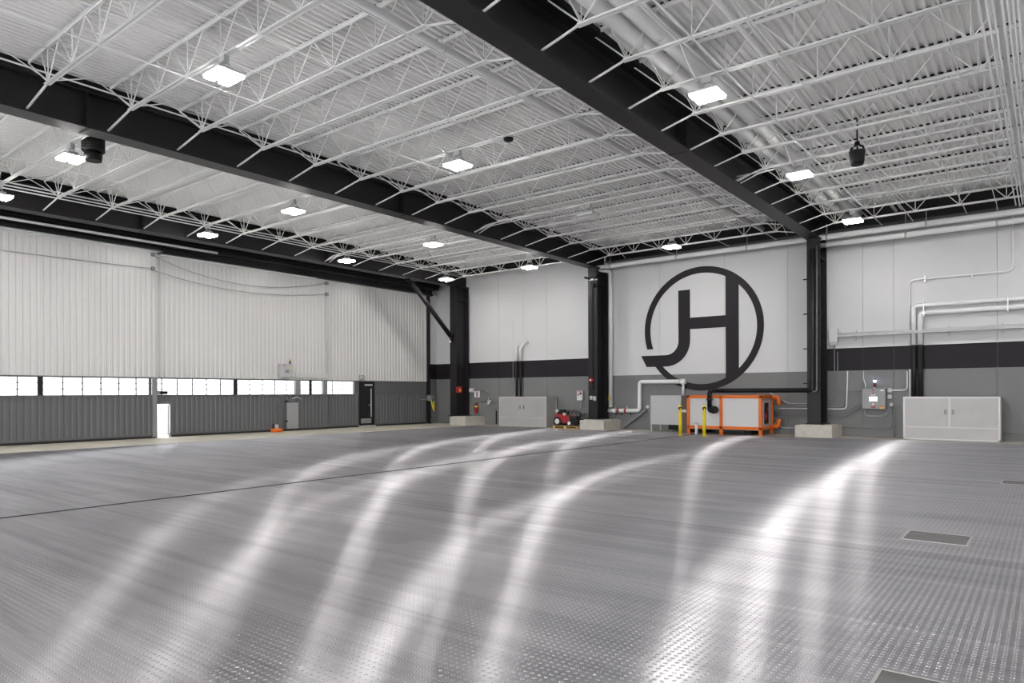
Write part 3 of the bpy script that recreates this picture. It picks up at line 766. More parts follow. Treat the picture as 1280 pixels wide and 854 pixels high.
# letter H: right stem clipped inside the ring, crossbar
sx0, sx1 = L2(555, 300)[0], L2(632, 300)[0]
pts = []
def zc(x, s, RR=R-.01): return czz + s*math.sqrt(max(0, RR*RR-(x-cxx)**2))
for k in range(9): x = sx0+(sx1-sx0)*k/8; pts.append((x, zc(x, -1)))
for k in range(9): x = sx1+(sx0-sx1)*k/8; pts.append((x, zc(x, 1)))
mb = MB(); mb.poly(pts, 'y', YB-.024, YB); zbt, zbb = L2(450, 359)[1], L2(450, 428)[1]
jx0, jx1 = L2(275, 300)[0], L2(343.5, 300)[0]
mb.box((jx1-.02, YB-.023, zbb), (sx0+.02, YB, zbt)); mb.build('letter_h', BAND, lg)
# letter J
ztop = L2(310, 203)[1]; zho = L2(140, 658)[1]; zhi = L2(140, 591)[1]
rO = 1.13; rI = rO-(jx1-jx0)
pts = [(jx0, ztop), (jx1, ztop)]
cj = (jx1-rO, zho+rO)
for k in range(13): a = -k*PI/24; pts.append((cj[0]+rO*math.cos(a), cj[1]+rO*math.sin(a)))
pts += [(L2(88, 658)[0], zho), (L2(55, 593)[0], zhi)]
rI2 = cj[1]-zhi; rI2 = rI
for k in range(13): a = -PI/2 + k*PI/24; pts.append((cj[0]+rI*math.cos(a), zhi+rI+rI*math.sin(a)))
mb = MB(); mb.poly(pts, 'y', YB-.026, YB); mb.build('letter_j', BAND, lg)

# ------------------------------------------------------------------ pipes on the back wall
def pipe_thing(name, label, pts, r, m=PIPE, bend=None, extra=None, grp=None, cat='pipe'):
    t = thing(name, label, cat, tuple(pts[0]), grp)
    MB().pipe(pts, r, bend, 12).build('pipe_run', m, t)
    if extra: extra(t)
    return t
def W(x, y, off=.12): return at(x, y, Y=YB-off)
def clamps(pts, m, r, off=.12):
    def f(t):
        for p in pts: MB().box((p.x-.02, p.y-.045, p.z-.12), (p.x+.02, YB, p.z+.12)).build('pipe_clamp', m, t)
    return f
YP = 27.55
zp1, zp2 = at(1000, 301, Y=YP).z, at(1150, 291.5, Y=YP).z
xpl = at(738, 335, Y=YP).x
def hang1(t):
    mb = MB()
    for px in (763, 846, 934, 1034, 1158): x = at(px, 320, Y=YP).x; mb.tube([(x, YP, zp1), (x, YP, 7.9)], .012, 6); mb.tube([(x-.03, YP, zp1), (x+.03, YP, zp1)], .115, 14)
    mb.build('pipe_hanger', STEEL, t)
pipe_thing('overhead_pipe', 'long white pipe under the roof along the back wall, passing in front of both columns', [(XR-.5, YP, zp1), (xpl, YP, zp1), (at(762.8, 352, Y=YB-.15).x, YB-.15, zp1-.12), (at(762.8, 352, Y=YB-.15).x, YB-.15, at(762.8, 509, Y=YB-.15).z)], .095, bend=.15, extra=hang1)
def hang2(t):
    mb = MB()
    for px in (1033, 1132, 1246): x = at(px, 290, Y=YP).x; mb.tube([(x, YP, zp2), (x, YP, zp1+.5)], .012, 6); mb.tube([(x-.03, YP, zp2), (x+.03, YP, zp2)], .115, 14)
    mb.build('pipe_hanger', STEEL, t)
    xe = at(1019, 306, Y=YP).x; MB().tube([(xe-.02, YP, zp2), (xe+.12, YP, zp2)], .11, 16).build('end_cap', PIPE, t)
pipe_thing('overhead_pipe', 'lower white pipe under the roof starting at the column right of the round logo', [(XR-.5, YP, zp2), (at(1019, 306, Y=YP).x, YP, zp2)], .095, extra=hang2)
# low run with valves
t = thing('valve_run', 'white horizontal pipe with red banded valves low on the grey wall', 'pipe', tuple(W(762, 513)))
q0, q1, q2, q3, q4 = W(761, 513.5), W(799.5, 513.5), W(799.5, 477.5), W(854, 477.0), W(854, 495)
MB().tube([q0, W(770, 513.5)], .10, 12).build('tee', PIPE, t)
MB().pipe([W(769, 513.5), q1, q2, q3], .09, .14, 12).build('pipe_run', PIPE, t)
MB().tube([q3+Vector((-.1, 0, 0)), q3+Vector((.12, 0, 0))], .12, 12).build('end_tee', PIPE, t)
MB().tube([q3, q4], .055, 10).build('drop_pipe', PIPE, t)
for a_, b__ in ((772, 774), (781, 783)): MB().tube([W(a_, 513.5), W(b__, 513.5)], .115, 14).build('red_band', RED, t)
MB().tube([W(774, 513.5), W(781, 513.5)], .10, 14).build('valve_body', SIGNW, t)
for x in (769.5, 784): MB().tube([W(x, 513.5), W(x, 508)], .035, 8).build('valve_stem', STEEL, t)
for x in (770, 788, 777): MB().tube([W(x, 514), W(x, 519)], .025, 8).build('drain_tap', DARK, t)
q = W(762.7, 497.5, .15); 
op = [o for o in COL.objects if o.name == 'overhead_pipe'][0]
MB().tube([(q.x, q.y, q.z-.13), (q.x, q.y, q.z+.13)], .098, 14).build('yellow_band', SIGNY, op)
tag(MB().bar(W(776, 536, .2), W(808, 512, .2), .12, .12).build('diagonal_duct', GFLAT), 'dark grey diagonal duct below the valves at the foot of the grey wall', 'duct')
# pipes over the left double cabinet
for k, (x, lab) in enumerate(((645.7, 'left'), (650.7, 'right'))):
    pts = [W(x, 434 + (3 if k == 0 else 1)), W(x, 448.2)]
    t = thing('riser_pipe', '%s of two vertical pipes above the left double cabinet, white top and black bottom' % lab, 'pipe', tuple(W(x, 496)))
    zt_, zb_ = W(x, 434).z, at(653, 496.2, Y=27.25).z+.008
    X_ = W(x, 460).x; Yp = YB-.12
    MB().tube([(X_, Yp, zb_), (X_, Yp, ZBAND)], .06, 10).build('black_section', BLACK, t)
    MB().pipe([(X_, Yp, ZBAND), (X_, Yp, zt_-.08), (X_+.35*k, Yp, zt_+.12+.12*k), (X_+.38*k, YB-.004, zt_+.14+.1*k)] if k else [(X_, Yp, ZBAND), (X_, Yp, zt_), (X_, YB-.004, zt_+.05)], .06, .08, 10).build('white_section', PIPE, t)
# pipes at right: two white/black risers turning right, conduit loop
for k, (x, y, r, lab) in enumerate(((1141, 384.5, .075, 'upper'), (1149, 393.5, .085, 'lower'))):
    X_ = W(x+1.5, 450).x; Yp = YB-.14
    za = at(x+1.5, y-2, Y=Yp).z
    t = thing('riser_pipe', '%s of two white pipes bending to the right above the right cabinet, black below' % lab, 'pipe', (X_, Yp, 1.3))
    MB().tube([(X_, Yp, at(1190, 496.3, Y=27.4).z+.008), (X_, Yp, ZBAND)], r, 12).build('black_section', BLACK, t)
    MB().pipe([(X_, Yp, ZBAND), (X_, Yp, za), (XR-.6, Yp, za)], r, .12, 12).build('white_section', PIPE, t)
    for px in (1155, 1260): xx = W(px, 400).x; MB().box((xx-.015, Yp-r-.01, za-r-.05), (xx+.015, YB, za+r+.05)).build('pipe_clamp', STEEL, t)
cp = [W(1137, 434, .05), W(1137, 350.5, .05), W(1266.5, 338, .05), W(1266.5, 262, .05)]
cp[2] = Vector((cp[2].x, cp[1].y, cp[1].z)); cp[3] = Vector((cp[2].x, cp[1].y, 7.7))
cp[0] = Vector((cp[1].x, cp[1].y, ZBAND))
pipe_thing('wall_conduit', 'thin pale conduit rising, running right and up again on the white wall at right', cp, .035, MGREY if 0 else PIPE, .2, extra=clamps([Vector((W(px, 345).x, cp[1].y, cp[1].z)) for px in (1156, 1215)], STEEL, .03), cat='conduit')
MB_ = MB(); MB_.tube([(W(1137, 440).x, YB-.05, 1.3), (W(1137, 440).x, YB-.05, ZG)], .03, 8); tag(MB_.build('wall_conduit', PIPE), 'short white vertical conduit between the control cabinet boxes and the right cabinet', 'conduit')
# cable tray
z0 = at(1100, 416.5, Y=YB-.2).z
t = thing('cable_tray', 'pale cable tray with wires running along the white wall above the black stripe', 'cable tray', (-5, YB-.2, z0))
xa, xb = W(1047, 420, .2).x, W(1285, 408, .2).x
mb = MB()
mb.box((xa, YB-.26, z0-.07), (xb, YB-.02, z0-.055)); mb.box((xa, YB-.27, z0-.07), (xb, YB-.255, z0+.02)); mb.build('tray', LGREY, t)
mb = MB()
for k, dz in enumerate((.035, .075, .11)): mb.tube([(xa, YB-.24+.05*k, z0-.05+dz), (xb, YB-.24+.05*k, z0-.05+dz)], .016, 6)
mb.build('wires', CREAM, t)
mb = MB()
for px in (1069, 1185, 1253): xx = W(px, 415, .2).x; mb.box((xx-.015, YB-.06, z0-.22), (xx+.015, YB, z0+.15)); mb.box((xx-.015, YB-.27, z0-.09), (xx+.015, YB, z0-.07))
mb.build('bracket', LGREY, t)
mb = MB(); mb.tube([W(1165, 420, .1), W(1120+.0, 424, .1)], .02, 6)
wbox(1036, 410.5, 1047, 427.5, YB, .18, CREAM, 'junction_box', 'white box at the left end of the cable tray beside the column', 'box', [('box_lid', CREAM, (.05, .05, .95, .95), .01), ('lower_cover', LGREY, (.1, -.25, .95, 0), -.03)])
tag(B((W(1030.5, 436, .05).x, YB-.05, ZBAND-.01), (XR-.4, YB, ZBAND+.02)).build('wall_ledge', CREAM), 'thin white ledge along the top of the black stripe at right', 'ledge')

# conduits around the control cabinet and machine
def cond(label, pts, r=.02, m=MGREY, bend=.15, off=.06):
    ps = [W(x, y, off) for x, y in pts]
    # keep level / plumb runs level and plumb
    for i in range(1, len(ps)):
        (xa_, ya_), (xb_, yb_) = pts[i-1], pts[i]
        if abs(xa_-xb_) < 1.01: ps[i].x = ps[i-1].x
        elif abs(ya_-yb_) < 2.01: ps[i].z = ps[i-1].z
    return tag(MB().pipe(ps, r, bend, 8).build('wall_conduit', m), label, 'conduit')
for k in range(5):
    y = 509.5+k*2.6
    if k < 2: cond('%s conduit passing behind the column and turning up beside the control cabinet' % ('upper dark', 'lower pale')[k], [(973, y-1.5), (1058-(0 if k else 3), y-1.5), (1059.5-(0 if k else 3), 464)], .022, (MGREY, PIPE)[k])
    else: cond('%s of three low dark conduits from the orange machine to the control cabinet' % ('top', 'middle', 'bottom')[k-2], [(962, y+.3), (1056+k, y+1.6), (1071+k, 506-4+1.6*k), (1079, 506-4+1.6*k)], .018, MGREY)
cond('thin grey conduit turning from the black stripe into the left side of the control cabinet', [(1047, 440), (1047, 488.5), (1078, 489)], .018)
cond('thin grey conduit dropping from the wall box behind the column', [(1043, 430), (1043, 504), (1032, 505)], .018)
cond('wavy pale conduit entering the top of the control cabinet', [(1079.5, 463.5), (1079.5, 474), (1082, 481), (1082, 485.5)], .02, PIPE)
cond('pale curved conduit under the control cabinet', [(1081.5, 512), (1081.5, 520), (1105, 521), (1111, 514)], .022, LGREY)
cond('grey conduit running down from the small box and left along the foot of the wall', [(1114.5, 508), (1114.5, 536), (1046, 536.5)], .018)
cond('second grey conduit running straight down from the small box to the floor', [(1117.5, 508), (1117.5, 546.5)], .018)
cond('white conduit joining the upper small box to the vertical conduit at right', [(1115, 488), (1134, 488), (1134.5, 464)], .024, PIPE)
cond('grey conduit sloping down from above the orange machine to the column', [(962, 491), (985, 504.5), (1009, 504.5)], .022, LGREY)
cond('pale conduit sloping from the machine down to the foot of the column plinth', [(964, 527), (978, 535), (1000, 535.5)], .02, LGREY)
cond('thin level grey conduit along the foot of the wall right of the right cabinet', [(1255, 541.5), (1290, 542.5)], .02)
cond('thin grey conduit beside the fire extinguisher leading to the small tap', [(590, 488), (606, 488), (611, 492)], .018)
cond('thin level grey conduit from the tap to the left double cabinet', [(601, 502.5), (624, 502.5)], .018)
cond('lower thin grey conduit between the tap and the left double cabinet', [(610.5, 504), (610.5, 510), (624, 510.2)], .016)
cond('thin dark conduit dropping down the wall beside the fire extinguisher to the floor', [(600.5, 503), (600.5, 530)], .014)
cond('short dark post pipe at the left side of the left double cabinet', [(620.3, 514), (619.5, 530)], .035, DARK)
cond('thin level grey conduit between the left double cabinet and the grey box near the column', [(684, 511.5), (726, 511.8)], .02)
cond('pale conduit dropping from the red and white control box', [(726, 501), (726.5, 512)], .02, LGREY)
cond('left grey leg pipe under the grey box near the column', [(729.5, 517), (729.5, 533)], .045, GFLAT)
cond('right thin dark pipe under the grey box near the column', [(725, 517), (725, 533)], .03, DARK)
cond('thin white conduit rising beside the left double cabinet on the white wall', [(641, 400), (641, 478)], .008, WHITE)
wbox(726.8, 511.8, 735.5, 516.8, YB, .14, GFLAT, 'wall_box', 'flat grey wall box near the foot of the column left of the logo', 'box', [('box_lid', GFLAT, (.04, .08, .96, .92), .01)])
# taps and small devices
t, a, b_ = wbox(586.5, 485.5, 590.5, 490.5, YB, .16, CREAM, 'emergency_light', 'small white wall light beside the corner column', 'light', [('lamp_head', CREAM, (.2, .2, .8, .9), .08)])
t, a, b_ = wbox(609.2, 500, 612, 505.5, YB, .12, CREAM, 'wall_tap', 'small white tap on the grey wall beside the fire extinguisher', 'tap', [('tap_handle', STEEL, (.3, .8, .7, 1.7), .0)])
# red/white control box
t, a, b_ = wbox(721, 488.5, 728, 500.5, YB, .16, CREAM, 'call_point', 'white control box with red markings between the mower and the column', 'box',
                [('red_marking', SIGNR, (.2, .85, .8, .93), .006), ('black_knob', SIGNK, (.55, .6, .8, .8), .03), ('red_knob', SIGNR, (.22, .5, .42, .66), .03)])
# extinguisher + sign
q = W(595.3, 503, .13); zb_ = W(595.3, 516.5, .13).z; zt_ = W(595.3, 505.5, .13).z
t = thing('fire_extinguisher', 'red fire extinguisher hanging on the grey wall beside the corner column', 'fire extinguisher', (q.x, q.y, zb_))
MB().tube([(q.x, q.y, zb_), (q.x, q.y, zb_+.02), (q.x, q.y, zt_-.08), (q.x, q.y, zt_-.02), (q.x, q.y, zt_+.01)], [.08, .095, .095, .06, .03], 18).build('cylinder', RED, t)
MB().box((q.x-.05, q.y-.03, zt_), (q.x+.05, q.y+.03, zt_+.05)).build('valve', SIGNK, t)
MB().bar((q.x-.02, q.y, zt_+.06), (q.x+.12, q.y-.02, zt_+.1), .03, .02).build('handle', SIGNK, t)
MB().pipe([(q.x-.03, q.y, zt_+.03), (q.x-.12, q.y-.02, zt_), (q.x-.12, q.y-.02, zt_-.3)], .014).build('hose', RUBBER, t)
MB().tube([(q.x, q.y, zt_-.16), (q.x, q.y, zt_-.09)], .097, 18).build('label_band', SIGNY, t)
MB().box((q.x-.04, q.y+.06, zb_+.1), (q.x+.04, YB, zb_+.35)).build('wall_bracket', DARK, t)
a, b_ = W(592.8, 497.2, .01), W(599.6, 488.2, .01)
t = thing('wall_sign', 'white rectangular sign with a dark upright bar above the fire extinguisher', 'sign', ((a.x+b_.x)/2, YB, a.z))
MB().box((a.x, YB-.012, a.z), (b_.x, YB, b_.z)).build('sign_board', SIGNW, t)
mx_ = (a.x+b_.x)/2
MB().box((mx_-.035, YB-.016, a.z+.05), (mx_+.035, YB-.012, b_.z-.06)).build('dark_bar', SIGNK, t)
fr = MB(); w_ = .02
for c0, c1 in (((a.x, a.z), (b_.x, a.z+w_)), ((a.x, b_.z-w_), (b_.x, b_.z))): fr.box((c0[0], YB-.016, c0[1]), (c1[0], YB-.012, c1[1]))
fr.build('red_edge', SIGNR, t)

# ------------------------------------------------------------------ cabinets
def cabinet(px0, px1, pyt, Y, label, mull):
    x0, x1 = at(px0, 500, Y=Y).x, at(px1, 500, Y=Y).x; zt_ = at((px0+px1)/2, pyt, Y=Y).z
    t = thing('wall_cabinet', label, 'cabinet', ((x0+x1)/2, Y, .0), 'low metal cabinets on the back wall')
    yb = YB-.14
    MB().box((x0+.02, Y+.03, .03), (x1-.02, yb, zt_-.02)).build('carcass', ALU, t)
    fr = MB(); fr.box((x0, Y, .004), (x0+.06, Y+.06, zt_)); fr.box((x1-.06, Y, .004), (x1, Y+.06, zt_)); fr.box((x0, Y-.005, zt_-.05), (x1, yb+.02, zt_+.005)); fr.box((x0, Y, .02), (x1, Y+.05, .07))
    fr.box((x1-.06, yb-.06, .004), (x1, yb, zt_)); fr.box((x0, yb-.06, .004), (x0+.06, yb, zt_))
    fr.build('frame', ALUF, t)
    zk = zt_*.31
    MB().box((x0+.06, Y+.012, .07), (x1-.06, Y+.03, zk-.02)).build('kick_panel', ALU, t)
    MB().box((x0+.05, Y-.004, zk-.02), (x1-.05, Y+.03, zk+.015)).build('rail', ALUF, t)
    xm = (x0+x1)/2-.02
    for s in (-1, 1):
        xa_, xb_ = (x0+.065, xm-.03) if s < 0 else (xm+.03, x1-.065)
        d = MB().box((xa_, Y+.004, zk+.02), (xb_, Y+.03, zt_-.055)).build('door', ALU, t)
        hx = xm-.11 if s < 0 else xm+.11; hz = (zk+zt_)/2
        MB().box((hx-.035, Y-.02, hz-.08), (hx+.035, Y+.006, hz+.08)).build('latch_handle', MGREY, d)
    MB().box((xm-.025, Y+.0, zk), (xm+.025, Y+.03, zt_-.05)).build('centre_post', ALUF, t)
cabinet(623.8, 682.8, 496.2, 27.25, 'low silver double-door cabinet against the grey wall left of the red mower', 0)
cabinet(1128.8, 1250.5, 496.3, 27.4, 'wide silver double-door cabinet against the grey wall at far right', 0)

# ------------------------------------------------------------------ mower on pallet
YM = 26.85
def M(x, y, Y=YM): return at(x, y, Y=Y)
xl, xr = M(692, 530).x, M(723, 530).x
t = thing('wooden_pallet', 'small wooden pallet carrying the red mower beside the column plinth', 'pallet', ((xl+xr)/2, YM, 0))
mb = MB()
for k in range(5): mb.box((xl, YM-.05+.17*k, .11), (xr, YM+.07+.17*k, .13))
mb.build('deck_boards', WOOD, t)
for k, u_ in enumerate((0, .5, 1)):
    x = xl+(xr-xl-.12)*u_; MB().box((x, YM-.05, .03), (x+.12, YM+.75, .11)).build('bearer', WOOD, t)
mb = MB()
for k in (0, 1, 2): mb.box((xl, YM-.05+.33*k, .004), (xr, YM+.07+.33*k, .03))
mb.build('base_boards', WOOD, t)
zb = .13
t = thing('red_mower', 'small red mower with white rimmed wheels standing on the wooden pallet', 'mower', ((xl+xr)/2, YM+.3, zb))
def wheel(x, y, z, r, w, nm='wheel'):
    o = MB().tube([(x, y-w/2, z), (x, y-w/2+.01, z), (x, y+w/2-.01, z), (x, y+w/2, z)], [r*.9, r, r, r*.9], 24).build(nm, RUBBER, t)
    MB().tube([(x, y-w/2-.008, z), (x, y-w/2+.006, z)], r*.55, 16).build('rim', SIGNW, o)
xw = M(695.2, 528).x+.05
for yy in (YM+.06, YM+.6): wheel(xw, yy, zb+.22, .22, .12)
xw2 = M(711, 530).x
for yy in (YM+.06, YM+.6): wheel(xw2, yy, zb+.14, .14, .09, 'front_wheel')
xa_ = xw-.1
MB().poly([(xw-.2, zb+.30), (xw-.12, zb+.52), (xw+.15, zb+.58), (xw+.40, zb+.50), (xw+.62, zb+.48), (xw+.72, zb+.16), (xw+.25, zb+.14), (xw+.2, zb+.3), (xw+.05, zb+.42), (xw-.1, zb+.38)], 'y', YM+.02, YM+.62).build('body_shell', RED, t, .02)
MB().box((xw+.62, YM+.05, zb+.08), (xw+1.12, YM+.6, zb+.34)).build('cutting_deck', DARK, t, .03)
MB().box((xw+.65, YM+.1, zb+.34), (xw+1.0, YM+.5, zb+.47)).build('deck_cover', RUBBER, t, .03)
MB().tube([(xw+.16, YM+.25, zb+.55), (xw+.16, YM+.25, zb+.76)], .16, 16).build('engine', DARK, t)
MB().box((xw-.05, YM+.1, zb+.55), (xw+.38, YM+.5, zb+.66)).build('engine_base', DARK, t, .02)
MB().tube([(xw-.02, YM+.1, zb+.72), (xw-.02, YM-.0, zb+.72)], .07, 14).build('air_filter', CREAM, t)
MB().box((xw+.32, YM+.0, zb+.5), (xw+.46, YM+.12, zb+.62)).build('fuel_cap', CREAM, t, .02)
mb = MB()
for yy in (YM+.12, YM+.55): mb.pipe([(xw+.4, yy, zb+.45), (xw+.55, yy, zb+.72), (xw+.95, yy, zb+.62), (xw+1.08, yy, zb+.4)], .016)
mb.tube([(xw+.95, YM+.12, zb+.62), (xw+.95, YM+.55, zb+.62)], .016, 8)
mb.build('handle_bars', DARK, t)

# ------------------------------------------------------------------ grey cabinet, brown box, orange framed machine
YC = 27.0
x0, x1 = at(813.2, 500, Y=YC).x, at(851.2, 500, Y=YC).x; z1, z0_ = at(832, 494.5, Y=YC).z, at(832, 531, Y=YC).z
t = thing('equipment_cabinet', 'plain light grey equipment box on legs left of the orange framed machine', 'cabinet', ((x0+x1)/2, YC+.4, 0))
MB().box((x0, YC, z0_), (x1, YC+.95, z1)).build('body', LGREY, t, .01)
for xx, yy in ((x0, YC), (x1-.05, YC), (x0, YC+.88), (x1-.05, YC+.88), (x0+.65, YC+.5)):
    MB().box((xx, yy, .004), (xx+.05, yy+.05, z0_)).build('leg', LGREY, t)
MB().box((x0+.75, YC+.15, .1), (x1-.1, YC+.8, z0_)).build('dark_gap_block', DARK, t)  # dark block filling the black gap between the legs
MB().box((x0-.12, YC+.1, .5), (x0, YC+.6, z1-.1)).build('side_box', GFLAT, t)
MB().tube([(x0-.16, YC+.1, 1.07), (x0-.16, YC+.02, 1.07)], .07, 12).build('gauge', CREAM, t)
x2, x3 = at(851.2, 500, Y=YC).x, at(858, 500, Y=YC).x
t = thing('brown_panel', 'narrow brown panel box between the grey box and the orange frame', 'box', ((x2+x3)/2, YC, 0))
MB().box((x2+.005, YC+.05, .004), (x3-.01, YC+.8, z1)).build('panel', BROWN, t)
MB().box((x2+.02, YC+.035, z1*.55), (x3-.03, YC+.052, z1*.62)).build('label_plate', CREAM, t)
YO = 26.55; YO2 = 28.0
ox0, oxm, ox1 = at(858.3, 500, Y=YO).x, at(901, 500, Y=YO).x, at(952, 500, Y=YO).x
oz1 = at(905, 494.2, Y=YO).z; r = .062
t = thing('framed_machine', 'large white machine box in a bright orange tube frame below the round logo', 'machine', ((ox0+ox1)/2, 27.3, 0))
def tub(name, *segs):
    mb = MB()
    for a_, b__ in segs: mb.bar(a_, b__, r*2, r*2)
    return mb.build(name, ORANGE, t, .015)
for x in (ox0+r, oxm, ox1-r):
    tub('upright', ((x, YO+r, .03), (x, YO+r, oz1)))
for x in (ox0+r, ox1-r): tub('upright', ((x, YO2-r, .03), (x, YO2-r, oz1)))
for z in (oz1-r, .28): 
    tub('long_rail', ((ox0, YO+r, z), (ox1, YO+r, z))); tub('long_rail', ((ox0, YO2-r, z), (ox1, YO2-r, z)))
    for x in (ox0+r, ox1-r): tub('end_rail', ((x, YO, z), (x, YO2, z)))
for x in (ox0+r, oxm, ox1-r): MB().box((x-.1, YO-.02, .0), (x+.1, YO+.14, .03)).build('foot', ORANGE, t)
for z in (oz1-.09, .32):
    MB().pipe([(ox1-.1, YO2-.15, z), (ox1+.24, YO2-.15, z), (ox1+.24, YO2-.15, z+(-.3 if z > 1 else .3))], .085, .12, 12).build('corner_bumper', ORANGE, t)
for a_, b__ in ((ox0+.12, oxm-.06), (oxm+.06, ox1-.12)):
    MB().box((a_, YO+.04, .34), (b__, YO+.09, oz1-.12)).build('front_panel', CREAM, t)
MB().box((ox0+.14, YO+.09, .2), (ox1-.14, YO2-.1, oz1-.14)).build('inner_casing', CREAM, t)
d = MB().box((ox1-.13, YO+.14, .3), (ox1-.06, YO2-.14, oz1-.13)).build('end_panel', LGREY, t)
MB().box((ox1-.06, YO+.5, .45), (ox1-.045, YO2-.5, oz1-.3)).build('end_opening', SIGNK, d)
MB().tube([(ox1-.05, 27.15, .75), (ox1-.02, 27.15, .75)], .14, 14).build('red_fitting', RED, d)
MB().tube([(ox1-.05, 27.35, 1.0), (ox1-.02, 27.35, 1.0)], .09, 14).build('red_fitting', RED, d)
MB().box((ox0+.3, YO+.3, .03), (ox0+.6, YO2-.3, .22)).build('skid', DARK, t)
MB().box((ox1-.8, YO+.3, .03), (ox1-.5, YO2-.3, .22)).build('skid', DARK, t)
# black duct from the machine
YD = YO-.06
pa = at(889.5, 511, Y=YO-.02)
pts = [Vector((pa.x, YO+.05, pa.z)), Vector((at(887, 500, Y=YD-.1).x, YD-.12, pa.z+.02)), ]
t = thing('black_duct', 'black pipe leaving the white machine, running level to the column and up it', 'pipe', tuple(pa))
xk = at(887, 500, Y=YD-.1).x; zk = at(940, 488.2, Y=27.0).z
xc = at(1015.5, 500, Y=27.02).x
MB().pipe([(xk, YD-.11, pa.z-.0), (xk, YD-.11, zk), (xk+.25, 27.02, zk), (xc, 27.02, zk)], .09, .16, 12).build('pipe_run', DARK, t)
MB().pipe([(xk-.0, YD-.11, pa.z+.05), (xk+.02, YD-.11, pa.z-.06), (pa.x+.15, YD-.1, pa.z-.06), (pa.x+.16, YO+.06, pa.z-.03)], .1, .1, 12).build('elbow', DARK, t)
MB().tube([(pa.x+.16, YD-.17, pa.z-.04), (pa.x+.16, YD-.05, pa.z-.04)], .15, 16).build('end_flange', DARK, t)
MB().tube([(xk, YD-.11, zk-.38), (xk, YD-.11, zk-.33)], .13, 14).build('coupling', BLACK, t)
MB().tube([(xk+.1, YD-.05, zk-.05), (xk+.1, YD-.05, zk+.05)], .11, 12).build('coupling', BLACK, t)
MB().pipe([(xc-.1, 27.04, zk), (xc+.0, 27.04, zk), (xc+.0, 27.04, 7.0), ], .085, .14, 12).build('riser', BLACK, t)
MB().pipe([(xc-.12, 27.0, zk-.06), (xc+.16, 27.0, zk-.06), (xc+.16, 27.06, 7.1)], .03, .14, 10).build('small_riser', mat('grey_riser_pipe', (.12, .12, .125), .35), t)
for z in (2.0, 3.3, 4.6, 5.9): MB().box((xc-.35, 27.13, z-.02), (xc+.3, 27.2, z+.02)).build('pipe_clamp', DARK, t)

# bollards and floor pipe
def bollard(px, pyb, pyt, label):
    b0 = at(px, pyb, Z=0); b0.y = min(b0.y, YO-.35); b0 = at(px, 500, Y=b0.y); zt_ = at(px, pyt, Y=b0.y).z
    t = thing('bollard', label, 'bollard', (b0.x, b0.y, 0), 'yellow bollards')
    MB().tube([(b0.x, b0.y, .003), (b0.x, b0.y, zt_-.04), (b0.x, b0.y, zt_-.01), (b0.x, b0.y, zt_)], [.062, .062, .045, .02], 18).build('post', YELLOW, t)
    MB().tube([(b0.x, b0.y, .003), (b0.x, b0.y, .02)], .10, 18).build('base_ring', YELLOW, t)
    MB().pipe([(b0.x+.0, b0.y-.06, zt_-.2), (b0.x-.03, b0.y-.09, zt_-.12), (b0.x+.06, b0.y-.08, zt_-.10), (b0.x+.07, b0.y, zt_-.14)], .022).build('chain_loop', DARK, t)
bollard(850.2, 545, 506, 'yellow bollard in front of the brown panel at the left end of the orange frame')
bollard(880.2, 546, 506, 'yellow bollard in front of the white machine panel under the black pipe')
b0 = at(870.5, 544, Y=YO-.3)
t = thing('floor_pipe', 'short white pipe stub standing on the floor between the two yellow bollards', 'pipe', (b0.x, b0.y, 0))
MB().tube([(b0.x, b0.y, .003), (b0.x, b0.y, .42)], .055, 14).build('stub', PIPE, t)
MB().tube([(b0.x, b0.y, .42), (b0.x, b0.y, .47)], .068, 14).build('cap', LGREY, t)

# ------------------------------------------------------------------ control cabinet at right
YW = YB; dep = .28
a, b_ = at(1077.8, 511.3, Y=YW-dep), at(1106.8, 485.8, Y=YW-dep)
t = thing('control_cabinet', 'grey electrical control cabinet with lit screen and beacon left of the wide silver cabinet', 'control cabinet', ((a.x+b_.x)/2, YW, a.z))
yf = YW-dep; Wd, Hh = b_.x-a.x, b_.z-a.z
MB().box((a.x, yf, a.z), (b_.x, YW-.002, b_.z)).build('enclosure', EGREY, t, .01)
d = MB().box((a.x+.015, yf-.02, a.z+.015), (b_.x-.015, yf, b_.z-.015)).build('panel_door', EGREY, t, .004)
def on(nm, m_, u0_, v0, u1, v1, dd=.008):  # v measured from the top
    MB().box((a.x+u0_*Wd, yf-.02-dd, b_.z-v1*Hh), (a.x+u1*Wd, yf-.019, b_.z-v0*Hh)).build(nm, m_, d)
on('screen_bezel', CREAM, .30, .38, .67, .64, .012); on('screen', SCREEN, .32, .41, .65, .61, .016)
on('red_label', SIGNR, .41, .06, .53, .11); on('red_label', SIGNR, .43, .20, .51, .24)
on('white_label', SIGNW, .79, .07, .94, .12); on('white_label', SIGNW, .39, .29, .58, .33)
on('red_label', SIGNR, .38, .86, .57, .94); on('orange_label', ORANGE, .76, .84, .90, .91); on('yellow_label', SIGNY, .77, .92, .90, .985)
MB().tube([(a.x+.48*Wd, yf-.02, b_.z-.76*Hh), (a.x+.48*Wd, yf-.06, b_.z-.76*Hh)], .035, 12).build('button', SIGNW, d)
for u_ in (.31, .63): MB().tube([(a.x+u_*Wd, yf-.02, b_.z-.74*Hh), (a.x+u_*Wd, yf-.04, b_.z-.74*Hh)], .015, 8).build('button', SIGNY, d)
sx = a.x+.52*Wd; sy = yf+.1; sz = b_.z
MB().tube([(sx, sy, sz), (sx, sy, sz+.05)], .045, 14).build('beacon_base', LGREY, t)
MB().tube([(sx, sy, sz+.05), (sx, sy, sz+.17)], .045, 14).build('red_beacon', REDGL, t)
MB().tube([(sx, sy, sz+.17), (sx, sy, sz+.24)], .04, 14).build('grey_beacon', GFLAT, t)
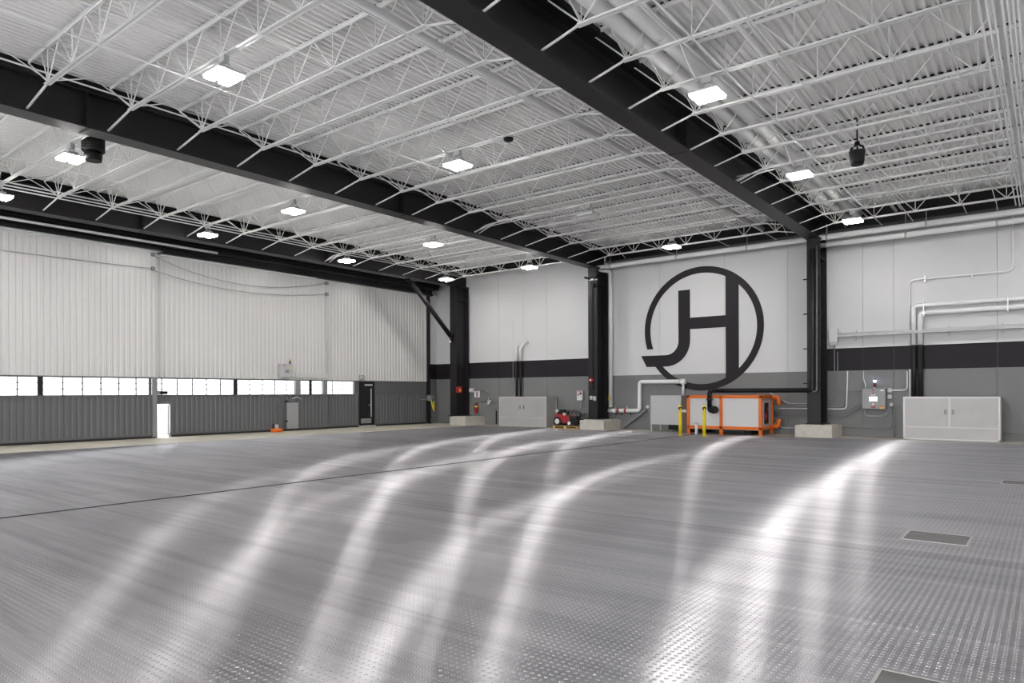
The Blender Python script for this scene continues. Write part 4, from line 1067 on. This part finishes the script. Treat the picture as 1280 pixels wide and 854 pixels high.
MB().tube([(sx, sy, sz+.24), (sx, sy, sz+.31)], .042, 14).build('white_beacon', BLUEL, t)
MB().tube([(sx, sy, sz+.31), (sx, sy, sz+.37)], [.042, .03], 14).build('beacon_cap', SIGNK, t)
wbox(1109.5, 485.5, 1114.8, 490.5, YB, .1, CREAM, 'switch_box', 'upper small white square box right of the control cabinet', 'box', [('cover_plate', CREAM, (.12, .12, .88, .88), .012), ('switch', LGREY, (.4, .4, .6, .6), .025)])
wbox(1109.5, 493.5, 1114.8, 498.5, YB, .1, CREAM, 'switch_box', 'middle small white square box right of the control cabinet', 'box', [('cover_plate', CREAM, (.12, .12, .88, .88), .012), ('switch', LGREY, (.4, .4, .6, .6), .025)])
wbox(1112, 503.5, 1116, 508, YB, .1, LGREY, 'switch_box', 'lowest and smallest pale box right of the control cabinet', 'box', [('cover_plate', CREAM, (.12, .12, .88, .88), .012)])

# ------------------------------------------------------------------ floor hatches
for (x0, y0, x1, y1, lab) in ((-1.33, 8.90, -.73, 9.48, 'dark rectangular hatch plate set in the metal floor at right'),
                              (-.70, 15.3, -.10, 15.9, 'smaller looking dark hatch plate at the right edge, farther up the metal floor'),
                              (-.80, 4.0, -.22, 4.62, 'dark hatch plate at the bottom edge of the photo')):
    t = thing('floor_hatch', lab, 'floor hatch', ((x0+x1)/2, (y0+y1)/2, 0), 'hatches in the metal floor')
    MB().box((x0, y0, .0005), (x1, y1, .004)).build('plate', DUST, t)
    fr = MB(); e = .02
    fr.box((x0-e, y0-e, .0005), (x1+e, y0, .007)); fr.box((x0-e, y1, .0005), (x1+e, y1+e, .007)); fr.box((x0-e, y0, .0005), (x0, y1, .007)); fr.box((x1, y0, .0005), (x1+e, y1, .007))
    fr.build('frame', ALU, t)

# ------------------------------------------------------------------ world and view
w = bpy.data.worlds.new('overcast_sky'); bpy.context.scene.world = w; w.use_nodes = True
bg = w.node_tree.nodes['Background']; bg.inputs[0].default_value = (.955, .975, 1.0, 1); bg.inputs[1].default_value = 5.5
# unseen opening added behind the camera to brighten the ceiling; a light portal fills it
pd = bpy.data.lights.new('added_opening_portal', 'AREA'); pd.shape = 'RECTANGLE'; pd.size = 13; pd.size_y = 6.2; pd.cycles.is_portal = True
po = bpy.data.objects.new('added_opening_portal', pd); COL.objects.link(po); po.location = (-7.5, YF-.1, 3.1); po.rotation_euler = (math.radians(90), 0, 0)
vs = bpy.context.scene.view_settings
vs.view_transform = 'Standard'; vs.look = 'None'; vs.gamma = 1; vs.exposure = .95; vs.use_curve_mapping = False
